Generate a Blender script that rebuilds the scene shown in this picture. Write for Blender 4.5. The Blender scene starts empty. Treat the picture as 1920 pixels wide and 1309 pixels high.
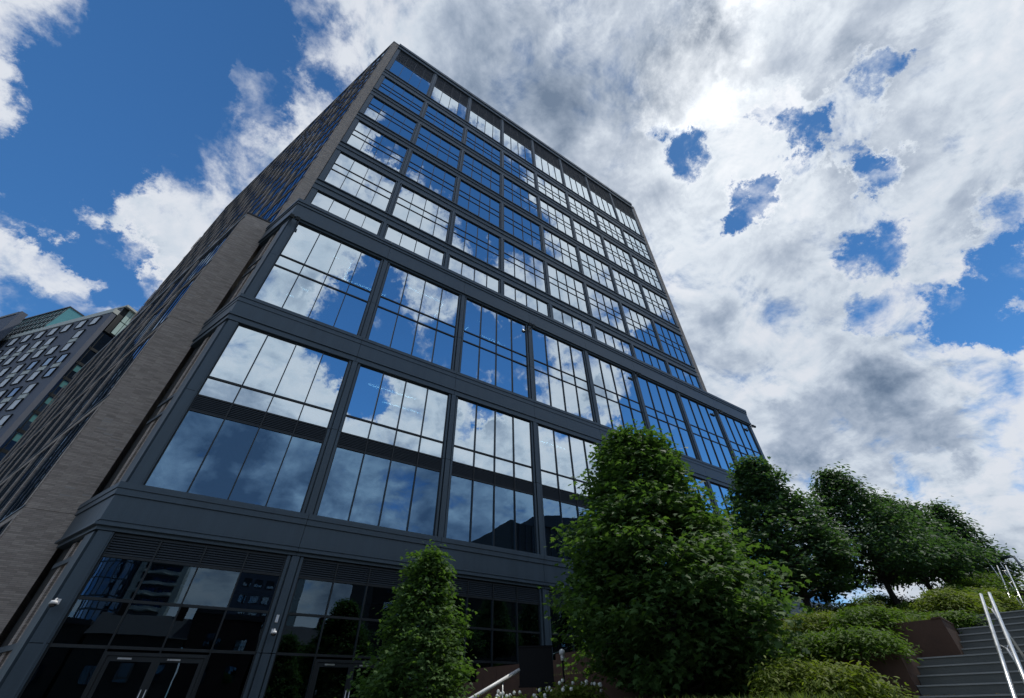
import bpy, math, random
import numpy as np
from mathutils import Vector, Matrix
random.seed(7)
rng = np.random.default_rng(7)
R = math.radians
scene = bpy.context.scene
col = scene.collection
GZ = -1.6                                  # plaza level; the eye is at z = 0

# ------------------------------------------------------------------ camera
cam_d = bpy.data.cameras.new('camera')
cam = bpy.data.objects.new('camera', cam_d); col.objects.link(cam)
cam_d.sensor_width = 36.0
cam_d.lens = 14.526
cam_d.clip_start = 0.1; cam_d.clip_end = 6000
_f = Vector((0.4169, 0.6262, 0.6588)); _r = Vector((0.8392, -0.5437, -0.0142)); _u = Vector((-0.3493, -0.5588, 0.7522))
cam.matrix_world = Matrix(((_r.x, _u.x, -_f.x, 3.712), (_r.y, _u.y, -_f.y, -22.181), (_r.z, _u.z, -_f.z, 0.0), (0, 0, 0, 1)))
scene.camera = cam
scene.view_settings.view_transform = 'Standard'
scene.view_settings.look = 'None'
scene.view_settings.exposure = 0.0
scene.view_settings.gamma = 1.0
scene.cycles.use_denoising = True
scene.cycles.max_bounces = 8
scene.cycles.transparent_max_bounces = 12
scene.cycles.sample_clamp_indirect = 4.0

# ------------------------------------------------------------------ node helpers
class NT:
    def __init__(s, nt): s.nt = nt; s.N = nt.nodes; s.L = nt.links
    def new(s, t, **kw):
        n = s.N.new(t)
        for k, v in kw.items(): setattr(n, k, v)
        return n
    def put(s, sock, v):
        if isinstance(v, bpy.types.NodeSocket): s.L.new(v, sock)
        else: sock.default_value = v
    def math(s, op, a, b=0.0, c=0.0, clamp=False):
        n = s.new('ShaderNodeMath', operation=op, use_clamp=clamp)
        s.put(n.inputs[0], a); s.put(n.inputs[1], b); s.put(n.inputs[2], c)
        return n.outputs[0]
    def vec(s, op, a, b=(0, 0, 0), c=1.0):
        n = s.new('ShaderNodeVectorMath', operation=op)
        s.put(n.inputs[0], a); s.put(n.inputs[1], b)
        if op == 'SCALE': s.put(n.inputs['Scale'], c)
        return n.outputs['Value'] if op in ('DOT_PRODUCT', 'LENGTH') else n.outputs[0]
    def noise(s, v, scale, detail=4.0, rough=0.5, dist=0.0, out='Fac'):
        n = s.new('ShaderNodeTexNoise')
        s.put(n.inputs['Vector'], v); n.inputs['Scale'].default_value = scale
        n.inputs['Detail'].default_value = detail; n.inputs['Roughness'].default_value = rough
        n.inputs['Distortion'].default_value = dist
        return n.outputs[out]
    def ramp(s, v, a, b, lo=0.0, hi=1.0, smooth=True):
        n = s.new('ShaderNodeMapRange', interpolation_type='SMOOTHSTEP' if smooth else 'LINEAR')
        s.put(n.inputs[0], v); n.inputs[1].default_value = a; n.inputs[2].default_value = b
        n.inputs[3].default_value = lo; n.inputs[4].default_value = hi
        return n.outputs[0]
    def mix(s, f, a, b, blend='MIX'):
        n = s.new('ShaderNodeMix', data_type='RGBA', blend_type=blend)
        s.put(n.inputs[0], f); s.put(n.inputs[6], a); s.put(n.inputs[7], b)
        return n.outputs[2]
    def xyz(s, x, y, z):
        n = s.new('ShaderNodeCombineXYZ'); s.put(n.inputs[0], x); s.put(n.inputs[1], y); s.put(n.inputs[2], z)
        return n.outputs[0]
    def sep(s, v):
        n = s.new('ShaderNodeSeparateXYZ'); s.put(n.inputs[0], v); return n.outputs

def rgb(r, g, b): return (r, g, b, 1.0)

# ------------------------------------------------------------------ sky with broken cloud
SUN = Vector((0.437, 0.002, 0.899)).normalized()
world = bpy.data.worlds.new('World'); scene.world = world; world.use_nodes = True
world.cycles.sampling_method = 'MANUAL'; world.cycles.sample_map_resolution = 256
w = NT(world.node_tree); w.N.clear()
sky = w.new('ShaderNodeTexSky', sky_type='NISHITA'); sky.sun_disc = False
sky.sun_elevation = math.asin(SUN.z); sky.sun_rotation = math.atan2(SUN.x, SUN.y)
sky.altitude = 0; sky.air_density = 1.0; sky.dust_density = 0.05; sky.ozone_density = 3.0
tc = w.new('ShaderNodeTexCoord').outputs['Generated']
dirv = w.vec('NORMALIZE', tc)
dx, dy, dz = w.sep(dirv)
den = w.math('ADD', w.math('MAXIMUM', dz, 0.0), 0.42)
P = w.xyz(w.math('DIVIDE', dx, den), w.math('DIVIDE', dy, den), 0.0)
wn = w.noise(dirv, 5.0, 6.0, 0.6, 0.0, 'Color')
warp = w.vec('SCALE', w.vec('SUBTRACT', wn, (0.5, 0.5, 0.5)), (0, 0, 0), 0.14)
wn2 = w.noise(dirv, 15.0, 7.0, 0.70, 0.0, 'Color')
warp2 = w.vec('SCALE', w.vec('SUBTRACT', wn2, (0.5, 0.5, 0.5)), (0, 0, 0), 0.17)
dwarp = w.vec('NORMALIZE', w.vec('ADD', w.vec('ADD', dirv, warp), warp2))
# large cloud masses and gaps, each a direction, an angular radius and an amount
CLOUDS = [
    (-0.347, 0.49, 0.8, 0.197, -1.0, 0),
    (-0.404, 0.583, 0.705, 0.097, -0.8, 0),
    (-0.431, 0.655, 0.621, 0.085, -0.7, 0),
    (-0.251, 0.373, 0.893, 0.162, -0.8, 0),
    (-0.36, 0.77, 0.527, 0.114, -0.5, 0),
    (-0.485, 0.491, 0.724, 0.123, 1.3, 0),
    (-0.475, 0.557, 0.681, 0.065, 0.7, 0),
    (-0.444, 0.474, 0.761, 0.054, 0.6, 0),
    (-0.21, 0.508, 0.836, 0.122, 0.9, 0),
    (-0.286, 0.627, 0.725, 0.134, 0.8, 0),
    (-0.362, 0.678, 0.639, 0.087, 0.3, 0),
    (-0.338, 0.719, 0.608, 0.048, -0.8, 0),
    (-0.403, 0.68, 0.612, 0.043, -0.6, 0),
    (-0.299, 0.77, 0.564, 0.05, -0.5, 0),
    (-0.187, 0.471, 0.862, 0.104, 1.0, 0),
    (-0.263, 0.72, 0.642, 0.089, 0.6, 0),
    (-0.419, 0.722, 0.55, 0.055, 0.9, 0),
    (-0.368, 0.742, 0.561, 0.045, 0.7, 0),
    (-0.157, 0.297, 0.942, 0.104, 1.2, 0),
    (-0.08, 0.27, 0.96, 0.054, 0.6, 0),
    (-0.277, 0.775, 0.568, 0.077, 0.3, 0),
    (0.041, 0.206, 0.978, 0.191, 0.8, 0.04),
    (0.204, 0.19, 0.96, 0.289, 1.0, 0.95),
    (0.344, 0.179, 0.922, 0.297, 1.0, 0.85),
    (0.135, 0.145, 0.98, 0.151, 0.2, 0.25),
    (0.471, 0.198, 0.86, 0.173, 0.6, 0.05),
    (0.689, 0.275, 0.671, 0.215, 0.6, 0.2),
    (0.413, 0.018, 0.911, 0.146, 0.3, 0.2),
    (0.509, -0.126, 0.851, 0.124, 0.3, 0.15),
    (0.585, -0.107, 0.804, 0.157, 0.4, 0.25),
    (0.707, -0.153, 0.691, 0.168, 0.6, 0.35),
    (0.775, -0.136, 0.617, 0.109, 0.2, 0.25),
    (0.601, -0.204, 0.773, 0.082, 0.2, 0.3),
    (0.653, -0.25, 0.715, 0.123, 0.4, 0.04),
    (0.754, 0.006, 0.657, 0.183, 0.5, 0.04),
    (0.654, 0.021, 0.756, 0.099, 0.3, 0.04),
    (0.604, 0.125, 0.788, 0.121, 0.4, 0.04),
    (0.787, 0.292, 0.544, 0.312, 0.6, 0.15),
    (0.906, 0.212, 0.365, 0.169, 0.7, 0.42),
    (0.806, 0.108, 0.582, 0.176, 0.5, 0.2),
    (0.858, 0.003, 0.513, 0.09, 0.1, 0.2),
    (0.884, 0.13, 0.449, 0.122, 0.3, 0.1),
    (0.932, 0.086, 0.351, 0.139, 0.4, 0.0),
    (0.781, -0.086, 0.619, 0.145, 0.5, 0.04),
    (0.876, 0.352, 0.33, 0.177, 0.4, 0.0),
    (0.703, 0.426, 0.57, 0.224, 0.5, 0.1),
    (0.96, 0.11, 0.258, 0.105, 0.3, 0.1),
    (0.956, 0.209, 0.205, 0.136, 0.3, 0),
    (0.975, 0.201, 0.096, 0.13, 0.5, 0.0),
    (0.756, -0.196, 0.624, 0.094, 0.3, 0.1),
    (0.493, -0.076, 0.867, 0.074, 0.2, 0.35),
    (0.691, -0.022, 0.723, 0.076, 0.2, 0.3),
    (0.769, 0.062, 0.636, 0.08, 0.2, 0.35),
    (0.92, 0.152, 0.361, 0.13, 0.2, 0.4),
    (0.592, 0.265, 0.761, 0.168, 0.5, 0.0),
    (0.508, 0.111, 0.854, 0.059, -1.1, 0),
    (0.47, 0.091, 0.878, 0.036, -0.5, 0),
    (0.623, -0.039, 0.781, 0.051, -1.0, 0),
    (0.573, -0.055, 0.818, 0.038, -0.6, 0),
    (0.652, -0.006, 0.758, 0.04, -0.7, 0),
    (0.617, -0.151, 0.772, 0.044, -1.0, 0),
    (0.617, -0.179, 0.766, 0.028, -0.5, 0),
    (0.657, 0.099, 0.748, 0.047, -1.0, 0),
    (0.722, -0.061, 0.689, 0.048, -1.0, 0),
    (0.691, -0.057, 0.721, 0.033, -0.5, 0),
    (0.533, -0.05, 0.844, 0.038, -0.6, 0),
    (0.802, 0.015, 0.597, 0.053, -0.8, 0),
    (0.86, -0.088, 0.503, 0.063, -1.0, 0),
    (0.887, -0.016, 0.462, 0.056, -0.7, 0),
    (0.907, -0.024, 0.42, 0.047, -0.6, 0),
    (0.859, 0.044, 0.511, 0.044, -0.5, 0),
    (0.832, -0.13, 0.539, 0.052, -0.5, 0),
    (0.946, 0.16, 0.283, 0.037, -0.3, 0),
    (0.64, -0.078, 0.765, 0.049, -0.4, 0),
    (0.623, 0.323, 0.712, 0.046, -0.3, 0),
    (-0.083, -0.681, 0.728, 0.141, 0.9, 0.1),
    (-0.088, -0.75, 0.656, 0.117, 0.8, 0.15),
    (0.038, -0.741, 0.67, 0.081, -0.9, 0),
    (0.068, -0.686, 0.725, 0.071, -0.6, 0),
    (-0.058, -0.645, 0.762, 0.11, 0.6, 0.1),
    (-0.024, -0.623, 0.782, 0.089, 0.3, 0),
    (0.157, -0.726, 0.669, 0.098, -0.9, 0),
    (0.147, -0.664, 0.733, 0.086, -0.3, 0),
    (0.203, -0.688, 0.697, 0.075, 0.5, 0),
    (0.229, -0.636, 0.737, 0.101, 0.6, 0),
    (0.322, -0.668, 0.671, 0.103, -0.9, 0),
    (0.359, -0.606, 0.71, 0.116, 0.5, 0),
    (0.283, -0.629, 0.725, 0.064, 0.3, 0),
    (0.432, -0.651, 0.624, 0.116, -0.9, 0),
    (0.39, -0.608, 0.692, 0.064, 0.3, 0),
    (0.5, -0.614, 0.611, 0.077, 0.6, 0),
    (0.548, -0.596, 0.586, 0.101, 0.8, 0),
    (0.561, -0.545, 0.623, 0.063, -0.6, 0),
    (0.475, -0.549, 0.688, 0.077, 0.3, 0),
    (0.615, -0.518, 0.595, 0.086, 0.7, 0),
    (0.654, -0.539, 0.531, 0.084, 0.7, 0),
    (0.696, -0.549, 0.464, 0.07, -0.9, 0),
    (0.702, -0.468, 0.536, 0.104, -0.9, 0),
    (0.753, -0.481, 0.448, 0.131, -1.0, 0),
    (0.802, -0.462, 0.378, 0.132, -1.0, 0),
    (0.726, -0.469, 0.502, 0.046, 0.4, 0),
    (0.753, -0.436, 0.493, 0.056, 0.5, 0),
    (0.797, -0.403, 0.45, 0.084, -1.0, 0),
    (0.834, -0.389, 0.391, 0.108, -1.0, 0),
    (0.794, -0.519, 0.316, 0.101, -0.9, 0),
    (0.842, -0.441, 0.311, 0.058, 0.4, 0),
    (-0.1, -0.843, 0.529, 0.141, 1.0, 0.1),
    (-0.015, -0.837, 0.546, 0.119, 0.8, 0.0),
    (0.047, -0.796, 0.604, 0.069, -0.9, 0),
    (-0.005, -0.785, 0.619, 0.055, -0.6, 0),
    (0.134, -0.816, 0.563, 0.077, -1.1, 0),
    (0.111, -0.836, 0.537, 0.046, -0.4, 0),
    (0.216, -0.817, 0.535, 0.109, 1.0, 0.05),
    (0.29, -0.802, 0.522, 0.086, 0.9, 0.15),
    (0.38, -0.759, 0.529, 0.063, -0.7, 0),
    (0.404, -0.794, 0.454, 0.109, 0.9, 0.1),
    (0.449, -0.727, 0.52, 0.075, 0.2, 0),
    (0.42, -0.729, 0.541, 0.051, -0.8, 0),
    (0.516, -0.739, 0.433, 0.097, 0.8, 0.0),
    (0.582, -0.655, 0.482, 0.073, -0.4, 0),
    (0.616, -0.669, 0.416, 0.106, 0.8, 0),
    (0.522, -0.701, 0.486, 0.074, 0.5, 0),
    (0.071, -0.865, 0.497, 0.1, 0.7, 0.0),
    (0.264, -0.845, 0.465, 0.095, 0.6, 0.0),
    (-0.109, -0.925, 0.364, 0.181, 1.0, 0.88),
    (0.043, -0.932, 0.359, 0.151, 1.0, 0.76),
    (0.202, -0.901, 0.384, 0.166, 1.0, 0.64),
    (0.3, -0.887, 0.351, 0.134, 0.8, 0.53),
    (0.433, -0.836, 0.337, 0.158, 1.0, 0.64),
    (0.52, -0.794, 0.316, 0.079, 0.3, -0.2),
    (0.122, -0.897, 0.424, 0.066, 0.5, -0.1),
    (0.047, -0.915, 0.4, 0.052, 0.4, -0.15),
    (-0.153, -0.936, 0.317, 0.058, 0.4, -0.25),
    (0.552, -0.754, 0.357, 0.058, 0.4, -0.4),
    (-0.007, -0.956, 0.293, 0.139, 0.8, 0.71),
    (0.254, -0.924, 0.287, 0.158, 0.8, 0.59),
    (0.471, -0.847, 0.245, 0.159, 0.8, 0.47),
    (-0.162, -0.969, 0.185, 0.072, 0.8, 0.1),
    (0.002, -0.982, 0.19, 0.101, 0.8, 0.1),
    (0.186, -0.966, 0.179, 0.112, 0.8, 0.1),
    (0.287, -0.944, 0.165, 0.086, 0.8, 0.1),
    (-0.055, -0.507, 0.86, 0.117, 1.0, -0.1),
    (-0.065, -0.581, 0.811, 0.108, 0.9, -0.1),
    (-0.033, -0.456, 0.889, 0.084, 0.5, -0.1),
    (0.014, -0.557, 0.83, 0.102, 0.9, -0.1),
    (-0.054, -0.431, 0.901, 0.082, 0.2, 0),
    (-0.014, -0.41, 0.912, 0.062, -0.6, 0),
    (0.023, -0.438, 0.899, 0.048, -0.7, 0),
    (0.021, -0.471, 0.882, 0.055, -0.5, 0),
    (-0.057, -0.349, 0.935, 0.088, -0.7, 0),
    (-0.006, -0.34, 0.94, 0.09, -0.9, 0),
    (0.053, -0.39, 0.919, 0.064, -0.2, 0),
    (0.083, -0.351, 0.933, 0.064, -0.8, 0),
    (0.124, -0.404, 0.906, 0.09, -0.9, 0),
    (0.123, -0.449, 0.885, 0.08, -0.4, 0),
    (0.081, -0.493, 0.866, 0.08, 0.3, 0),
    (0.136, -0.498, 0.857, 0.095, 0.7, -0.1),
    (0.139, -0.552, 0.822, 0.109, 0.8, -0.1),
    (0.145, -0.325, 0.935, 0.065, 0.4, 0),
    (0.214, -0.465, 0.859, 0.096, -0.9, 0),
    (0.225, -0.389, 0.893, 0.105, -0.9, 0),
    (0.174, -0.42, 0.891, 0.058, -0.5, 0),
    (0.272, -0.466, 0.842, 0.086, -0.6, 0),
    (0.309, -0.454, 0.836, 0.086, -0.6, 0),
    (0.261, -0.519, 0.814, 0.075, 0.3, 0),
    (0.351, -0.521, 0.778, 0.101, 0.8, -0.1),
    (0.435, -0.511, 0.742, 0.114, 0.8, -0.1),
    (0.228, -0.306, 0.924, 0.066, 0.2, 0),
    (0.289, -0.335, 0.897, 0.092, 0.3, 0),
    (0.318, -0.4, 0.86, 0.072, -0.5, 0),
    (0.366, -0.342, 0.865, 0.106, 0.9, -0.15),
    (0.425, -0.322, 0.846, 0.117, 0.8, -0.15),
    (0.493, -0.317, 0.81, 0.141, 0.9, -0.15),
    (0.564, -0.356, 0.745, 0.119, 0.8, -0.1),
    (0.432, -0.416, 0.8, 0.074, 0.6, -0.1),
    (0.393, -0.469, 0.791, 0.075, -0.6, 0),
    (0.39, -0.398, 0.83, 0.049, 0.5, 0),
    (0.536, -0.418, 0.733, 0.086, -0.7, 0),
    (0.534, -0.48, 0.696, 0.075, 0.4, 0),
    (0.612, -0.384, 0.691, 0.083, 0.6, -0.1),
    (0.66, -0.358, 0.66, 0.069, -0.7, 0),
    (0.672, -0.416, 0.612, 0.094, -0.7, 0),
    (0.723, -0.38, 0.578, 0.09, -0.9, 0),
    (0.602, -0.453, 0.657, 0.061, 0.5, 0),
    (0.446, -0.256, 0.858, 0.113, 0.5, -0.1),
]
cl = 0.0; bl = 0.0; drk = 0.0
for (bx, by, bz, rad, amt, dark) in CLOUDS:
    dp = w.vec('DOT_PRODUCT', dwarp, (bx, by, bz))
    m = w.ramp(dp, math.cos(rad * 1.1), math.cos(rad * 0.2), 0.0, 1.0)
    if amt > 0: cl = w.math('MULTIPLY_ADD', m, amt, cl)
    if amt < 0: bl = w.math('MULTIPLY_ADD', m, -amt, bl)
    if dark: drk = w.math('MULTIPLY_ADD', m, dark, drk)
cl = w.math('MINIMUM', cl, 1.0); bl = w.math('MINIMUM', bl, 1.15)
n1 = w.noise(P, 3.2, 12.0, 0.62, 0.2)
n2 = w.noise(P, 9.0, 9.0, 0.60, 0.35)
def dens(a_, b_): return w.math('ADD', w.math('MULTIPLY', w.math('SUBTRACT', a_, 0.5), 1.9), w.math('MULTIPLY', w.math('SUBTRACT', b_, 0.5), 1.55))
base = dens(n1, n2)
c = w.math('ADD', base, w.math('MULTIPLY_ADD', cl, 0.36, w.math('MULTIPLY_ADD', bl, -0.62, 0.03)))
mask = w.ramp(c, -0.27, 0.30)
thick = w.ramp(c, 0.15, 1.0)
# relief: compare the cloud density with the density a step towards the sun
sp = w.vec('SCALE', w.vec('SUBTRACT', (SUN.x / (SUN.z + .42), SUN.y / (SUN.z + .42), 0), P), (0, 0, 0), 0.05)
n1b = w.noise(w.vec('ADD', P, sp), 3.2, 12.0, 0.62, 0.2)
n2b = w.noise(w.vec('ADD', P, w.vec('SCALE', sp, (0, 0, 0), 0.6)), 9.0, 9.0, 0.60, 0.35)
relief = w.math('SUBTRACT', base, dens(n1b, n2b))
n4 = w.noise(P, 5.2, 8.0, 0.55, 0.1)
dk = w.math('ADD', w.math('MULTIPLY', thick, w.ramp(n4, 0.35, 0.65, 0.25, 1.05)), w.math('MULTIPLY_ADD', relief, -0.75, w.math('MULTIPLY', drk, w.ramp(n4, 0.3, 0.7, 0.16, 0.52))))
dk = w.math('ADD', dk, w.math('MULTIPLY', w.math('SUBTRACT', n2, 0.5), -0.9), clamp=True)
ccol = w.new('ShaderNodeValToRGB')
e = ccol.color_ramp.elements
e[0].position = 0.0; e[0].color = rgb(7.2, 7.6, 8.3)
e[1].position = 1.0; e[1].color = rgb(1.4, 2.0, 3.0)
for pos, cc in ((0.2, (6.1, 6.8, 7.7)), (0.45, (4.0, 4.7, 5.8)), (0.7, (2.6, 3.3, 4.4))):
    el = ccol.color_ramp.elements.new(pos); el.color = rgb(*cc)
w.put(ccol.inputs[0], dk)
# the veiled sun: brighter cloud round the sun's own direction
sd = w.vec('DOT_PRODUCT', dirv, tuple(SUN))
glow = w.math('ADD', w.ramp(sd, math.cos(R(30)), 1.0, 0.0, 2.2), w.ramp(w.vec('DOT_PRODUCT', dwarp, tuple(SUN)), math.cos(R(7.5)), math.cos(R(1.5)), 0.0, 6.0))
gl = w.mix(1.0, rgb(1, .95, .84), w.xyz(glow, glow, glow), 'MULTIPLY')
cc2 = w.vec('ADD', ccol.outputs[0], w.vec('MULTIPLY', gl, w.mix(dk, rgb(1, 1, 1), rgb(.15, .15, .15))))
skyc = w.mix(1.0, sky.outputs[0], rgb(0.54, 1.06, 1.42), 'MULTIPLY')
dimf = w.ramp(sd, 0.35, 0.98, 1.0, 0.70)
skyc = w.vec('ADD', w.vec('SCALE', skyc, (0, 0, 0), dimf), w.vec('SCALE', gl, (0, 0, 0), 0.03))
full = w.mix(mask, skyc, cc2)
# thin brightening towards the horizon, as the air thickens
hz = w.ramp(dz, 0.0, 0.30, 0.40, 0.0)
full = w.mix(hz, full, rgb(4.6, 5.0, 5.6))
bg = w.new('ShaderNodeBackground'); w.put(bg.inputs[0], full); bg.inputs[1].default_value = 0.1
wo = w.new('ShaderNodeOutputWorld'); w.L.new(bg.outputs[0], wo.inputs[0])

sun_d = bpy.data.lights.new('sun', 'SUN'); sun_d.energy = 2.9; sun_d.angle = R(0.6); sun_d.color = (1.0, 0.95, 0.88)
sun = bpy.data.objects.new('sun', sun_d); col.objects.link(sun)
sun.rotation_euler = SUN.to_track_quat('Z', 'Y').to_euler()

# ------------------------------------------------------------------ object helpers
WM = {}                                    # world matrices of what has been placed
def link(o, mat=None, parent=None):
    col.objects.link(o)
    mat = mat if mat is not None else Matrix.Identity(4)
    if parent is not None:
        o.parent = parent
        o.matrix_parent_inverse = Matrix.Identity(4)
        o.matrix_basis = WM[parent].inverted() @ mat
    else:
        o.matrix_basis = mat
    WM[o] = mat
    return o
def tag(o, label=None, cat=None, group=None, kind=None):
    if label: o['label'] = label
    if cat: o['category'] = cat
    if group: o['group'] = group
    if kind: o['kind'] = kind
    return o
def empty(name, loc, label, cat, group=None, rz=0.0):
    o = bpy.data.objects.new(name, None); o.empty_display_size = 0.3
    link(o, Matrix.Translation(loc) @ Matrix.Rotation(rz, 4, 'Z'))
    return tag(o, label, cat, group)
def put(name, me, parent=None, mat=None, **kw):
    o = bpy.data.objects.new(name, me); link(o, mat, parent)
    return tag(o, **kw) if kw else o
def T(x, y, z, rz=0.0): return Matrix.Translation((x, y, z)) @ Matrix.Rotation(rz, 4, 'Z')

class MB:
    """collects boxes, bars and tubes and turns them into ONE mesh"""
    def __init__(s): s.v = []; s.f = []
    def box(s, x0, x1, y0, y1, z0, z1):
        n = len(s.v)
        s.v += [(x0, y0, z0), (x1, y0, z0), (x1, y1, z0), (x0, y1, z0), (x0, y0, z1), (x1, y0, z1), (x1, y1, z1), (x0, y1, z1)]
        s.f += [tuple(n + i for i in q) for q in ((0, 3, 2, 1), (4, 5, 6, 7), (0, 1, 5, 4), (1, 2, 6, 5), (2, 3, 7, 6), (3, 0, 4, 7))]
        return s
    def prism(s, poly, z0, z1):
        n = len(s.v); k = len(poly)
        s.v += [(x, y, z0) for x, y in poly] + [(x, y, z1) for x, y in poly]
        s.f.append(tuple(n + i for i in reversed(range(k)))); s.f.append(tuple(n + k + i for i in range(k)))
        for i in range(k):
            j = (i + 1) % k; s.f.append((n + i, n + j, n + k + j, n + k + i))
        return s
    def profile(s, prof, x0, x1, m0=0.0, m1=0.0):
        """extrude a (y,z) outline along x; m0/m1 mitre the ends by y"""
        n = len(s.v); k = len(prof)
        s.v += [(x0 + m0 * y, y, z) for y, z in prof] + [(x1 + m1 * y, y, z) for y, z in prof]
        s.f.append(tuple(n + i for i in range(k))); s.f.append(tuple(n + k + i for i in reversed(range(k))))
        for i in range(k):
            j = (i + 1) % k; s.f.append((n + j, n + i, n + k + i, n + k + j))
        return s
    def tube(s, pts, rad, sides=8, cap=True):
        pts = [Vector(p) for p in pts]
        rads = rad if isinstance(rad, (list, tuple)) else [rad] * len(pts)
        rings = []
        up = Vector((0.01, 0.02, 1)).normalized()
        for i, p in enumerate(pts):
            d = (pts[min(i + 1, len(pts) - 1)] - pts[max(i - 1, 0)]).normalized()
            a = d.cross(up)
            if a.length < 0.1: a = d.cross(Vector((1, 0, 0)))
            a.normalize(); b = a.cross(d)
            n = len(s.v)
            for k in range(sides):
                t = 2 * math.pi * k / sides
                s.v.append(tuple(p + (a * math.cos(t) + b * math.sin(t)) * rads[i]))
            rings.append(n)
        for i in range(len(rings) - 1):
            for k in range(sides):
                k2 = (k + 1) % sides
                s.f.append((rings[i] + k, rings[i] + k2, rings[i + 1] + k2, rings[i + 1] + k))
        if cap:
            s.f.append(tuple(rings[0] + k for k in reversed(range(sides)))); s.f.append(tuple(rings[-1] + k for k in range(sides)))
        return s
    def sphere(s, c, r, seg=12, rings=8, sz=1.0):
        n = len(s.v)
        for i in range(rings + 1):
            th = math.pi * i / rings
            for j in range(seg):
                ph = 2 * math.pi * j / seg
                s.v.append((c[0] + r * math.sin(th) * math.cos(ph), c[1] + r * math.sin(th) * math.sin(ph), c[2] + r * sz * math.cos(th)))
        for i in range(rings):
            for j in range(seg):
                j2 = (j + 1) % seg
                s.f.append((n + i * seg + j, n + (i + 1) * seg + j, n + (i + 1) * seg + j2, n + i * seg + j2))
        return s
    def mesh(s, name, *mats, smooth=False):
        me = bpy.data.meshes.new(name); me.from_pydata(s.v, [], s.f)
        for m in mats: me.materials.append(m)
        if smooth: me.polygons.foreach_set('use_smooth', [True] * len(me.polygons))
        me.update(); return me
    def build(s, name, mat, parent=None, M=None, smooth=False, **kw):
        return put(name, s.mesh(name, mat, smooth=smooth), parent, M, **kw)

def np_mesh(name, V, loops, counts, mats, matidx=None, smooth=False):
    me = bpy.data.meshes.new(name)
    me.vertices.add(len(V)); me.vertices.foreach_set('co', np.ascontiguousarray(V, dtype=np.float32).ravel())
    me.loops.add(len(loops)); me.loops.foreach_set('vertex_index', np.ascontiguousarray(loops, dtype=np.int32))
    st = np.concatenate([[0], np.cumsum(counts)[:-1]]).astype(np.int32)
    me.polygons.add(len(counts)); me.polygons.foreach_set('loop_start', st)
    try: me.polygons.foreach_set('loop_total', np.asarray(counts, dtype=np.int32))
    except Exception: pass
    for m in mats: me.materials.append(m)
    if matidx is not None: me.polygons.foreach_set('material_index', np.asarray(matidx, dtype=np.int32))
    if smooth: me.polygons.foreach_set('use_smooth', np.ones(len(counts), dtype=bool))
    me.update(calc_edges=True); me.validate()
    return me

# ------------------------------------------------------------------ materials
def mat(name):
    m = bpy.data.materials.new(name); m.use_nodes = True
    t = NT(m.node_tree); b = m.node_tree.nodes['Principled BSDF']
    return m, t, b
def bump(t, b, h, strength=0.3, dist=0.02):
    n = t.new('ShaderNodeBump'); n.inputs['Strength'].default_value = strength; n.inputs['Distance'].default_value = dist
    t.put(n.inputs['Height'], h); t.L.new(n.outputs[0], b.inputs['Normal'])
def pos(t): return t.new('ShaderNodeNewGeometry').outputs['Position']
def metal_mat(name, c, rough=0.42, metallic=0.35, var=0.28, grime=True):
    m, t, b = mat(name)
    p = pos(t)
    streak = t.noise(t.vec('MULTIPLY', p, (3.0, 3.0, 0.25)), 1.0, 5, 0.6)
    fine = t.noise(p, 22.0, 3, 0.6)
    k = t.math('ADD', t.math('MULTIPLY', t.math('SUBTRACT', streak, 0.5), var * 2), t.math('MULTIPLY', t.math('SUBTRACT', fine, 0.5), var))
    f = t.math('ADD', k, 1.0)
    t.put(b.inputs['Base Color'], t.mix(1.0, rgb(*c), t.xyz(f, f, f), 'MULTIPLY'))
    b.inputs['Metallic'].default_value = metallic
    t.put(b.inputs['Roughness'], t.math('ADD', rough, t.math('MULTIPLY', t.math('SUBTRACT', streak, 0.5), 0.3)))
    bump(t, b, t.noise(p, 1.3, 2, 0.5), 0.12, 0.02)
    return m
M_METAL = metal_mat('charcoal_cladding', (0.056, 0.082, 0.103))
M_DARK = metal_mat('dark_window_frame', (0.022, 0.027, 0.030), 0.4, 0.4)
M_LOUV = metal_mat('louver_metal', (0.026, 0.038, 0.050), 0.5, 0.2, 0.05)
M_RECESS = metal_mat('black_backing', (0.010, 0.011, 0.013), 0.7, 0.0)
M_STEEL = metal_mat('brushed_steel', (0.62, 0.63, 0.62), 0.32, 0.9, 0.05)
M_COPING = metal_mat('grey_coping', (0.20, 0.215, 0.22), 0.45, 0.3)

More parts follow.
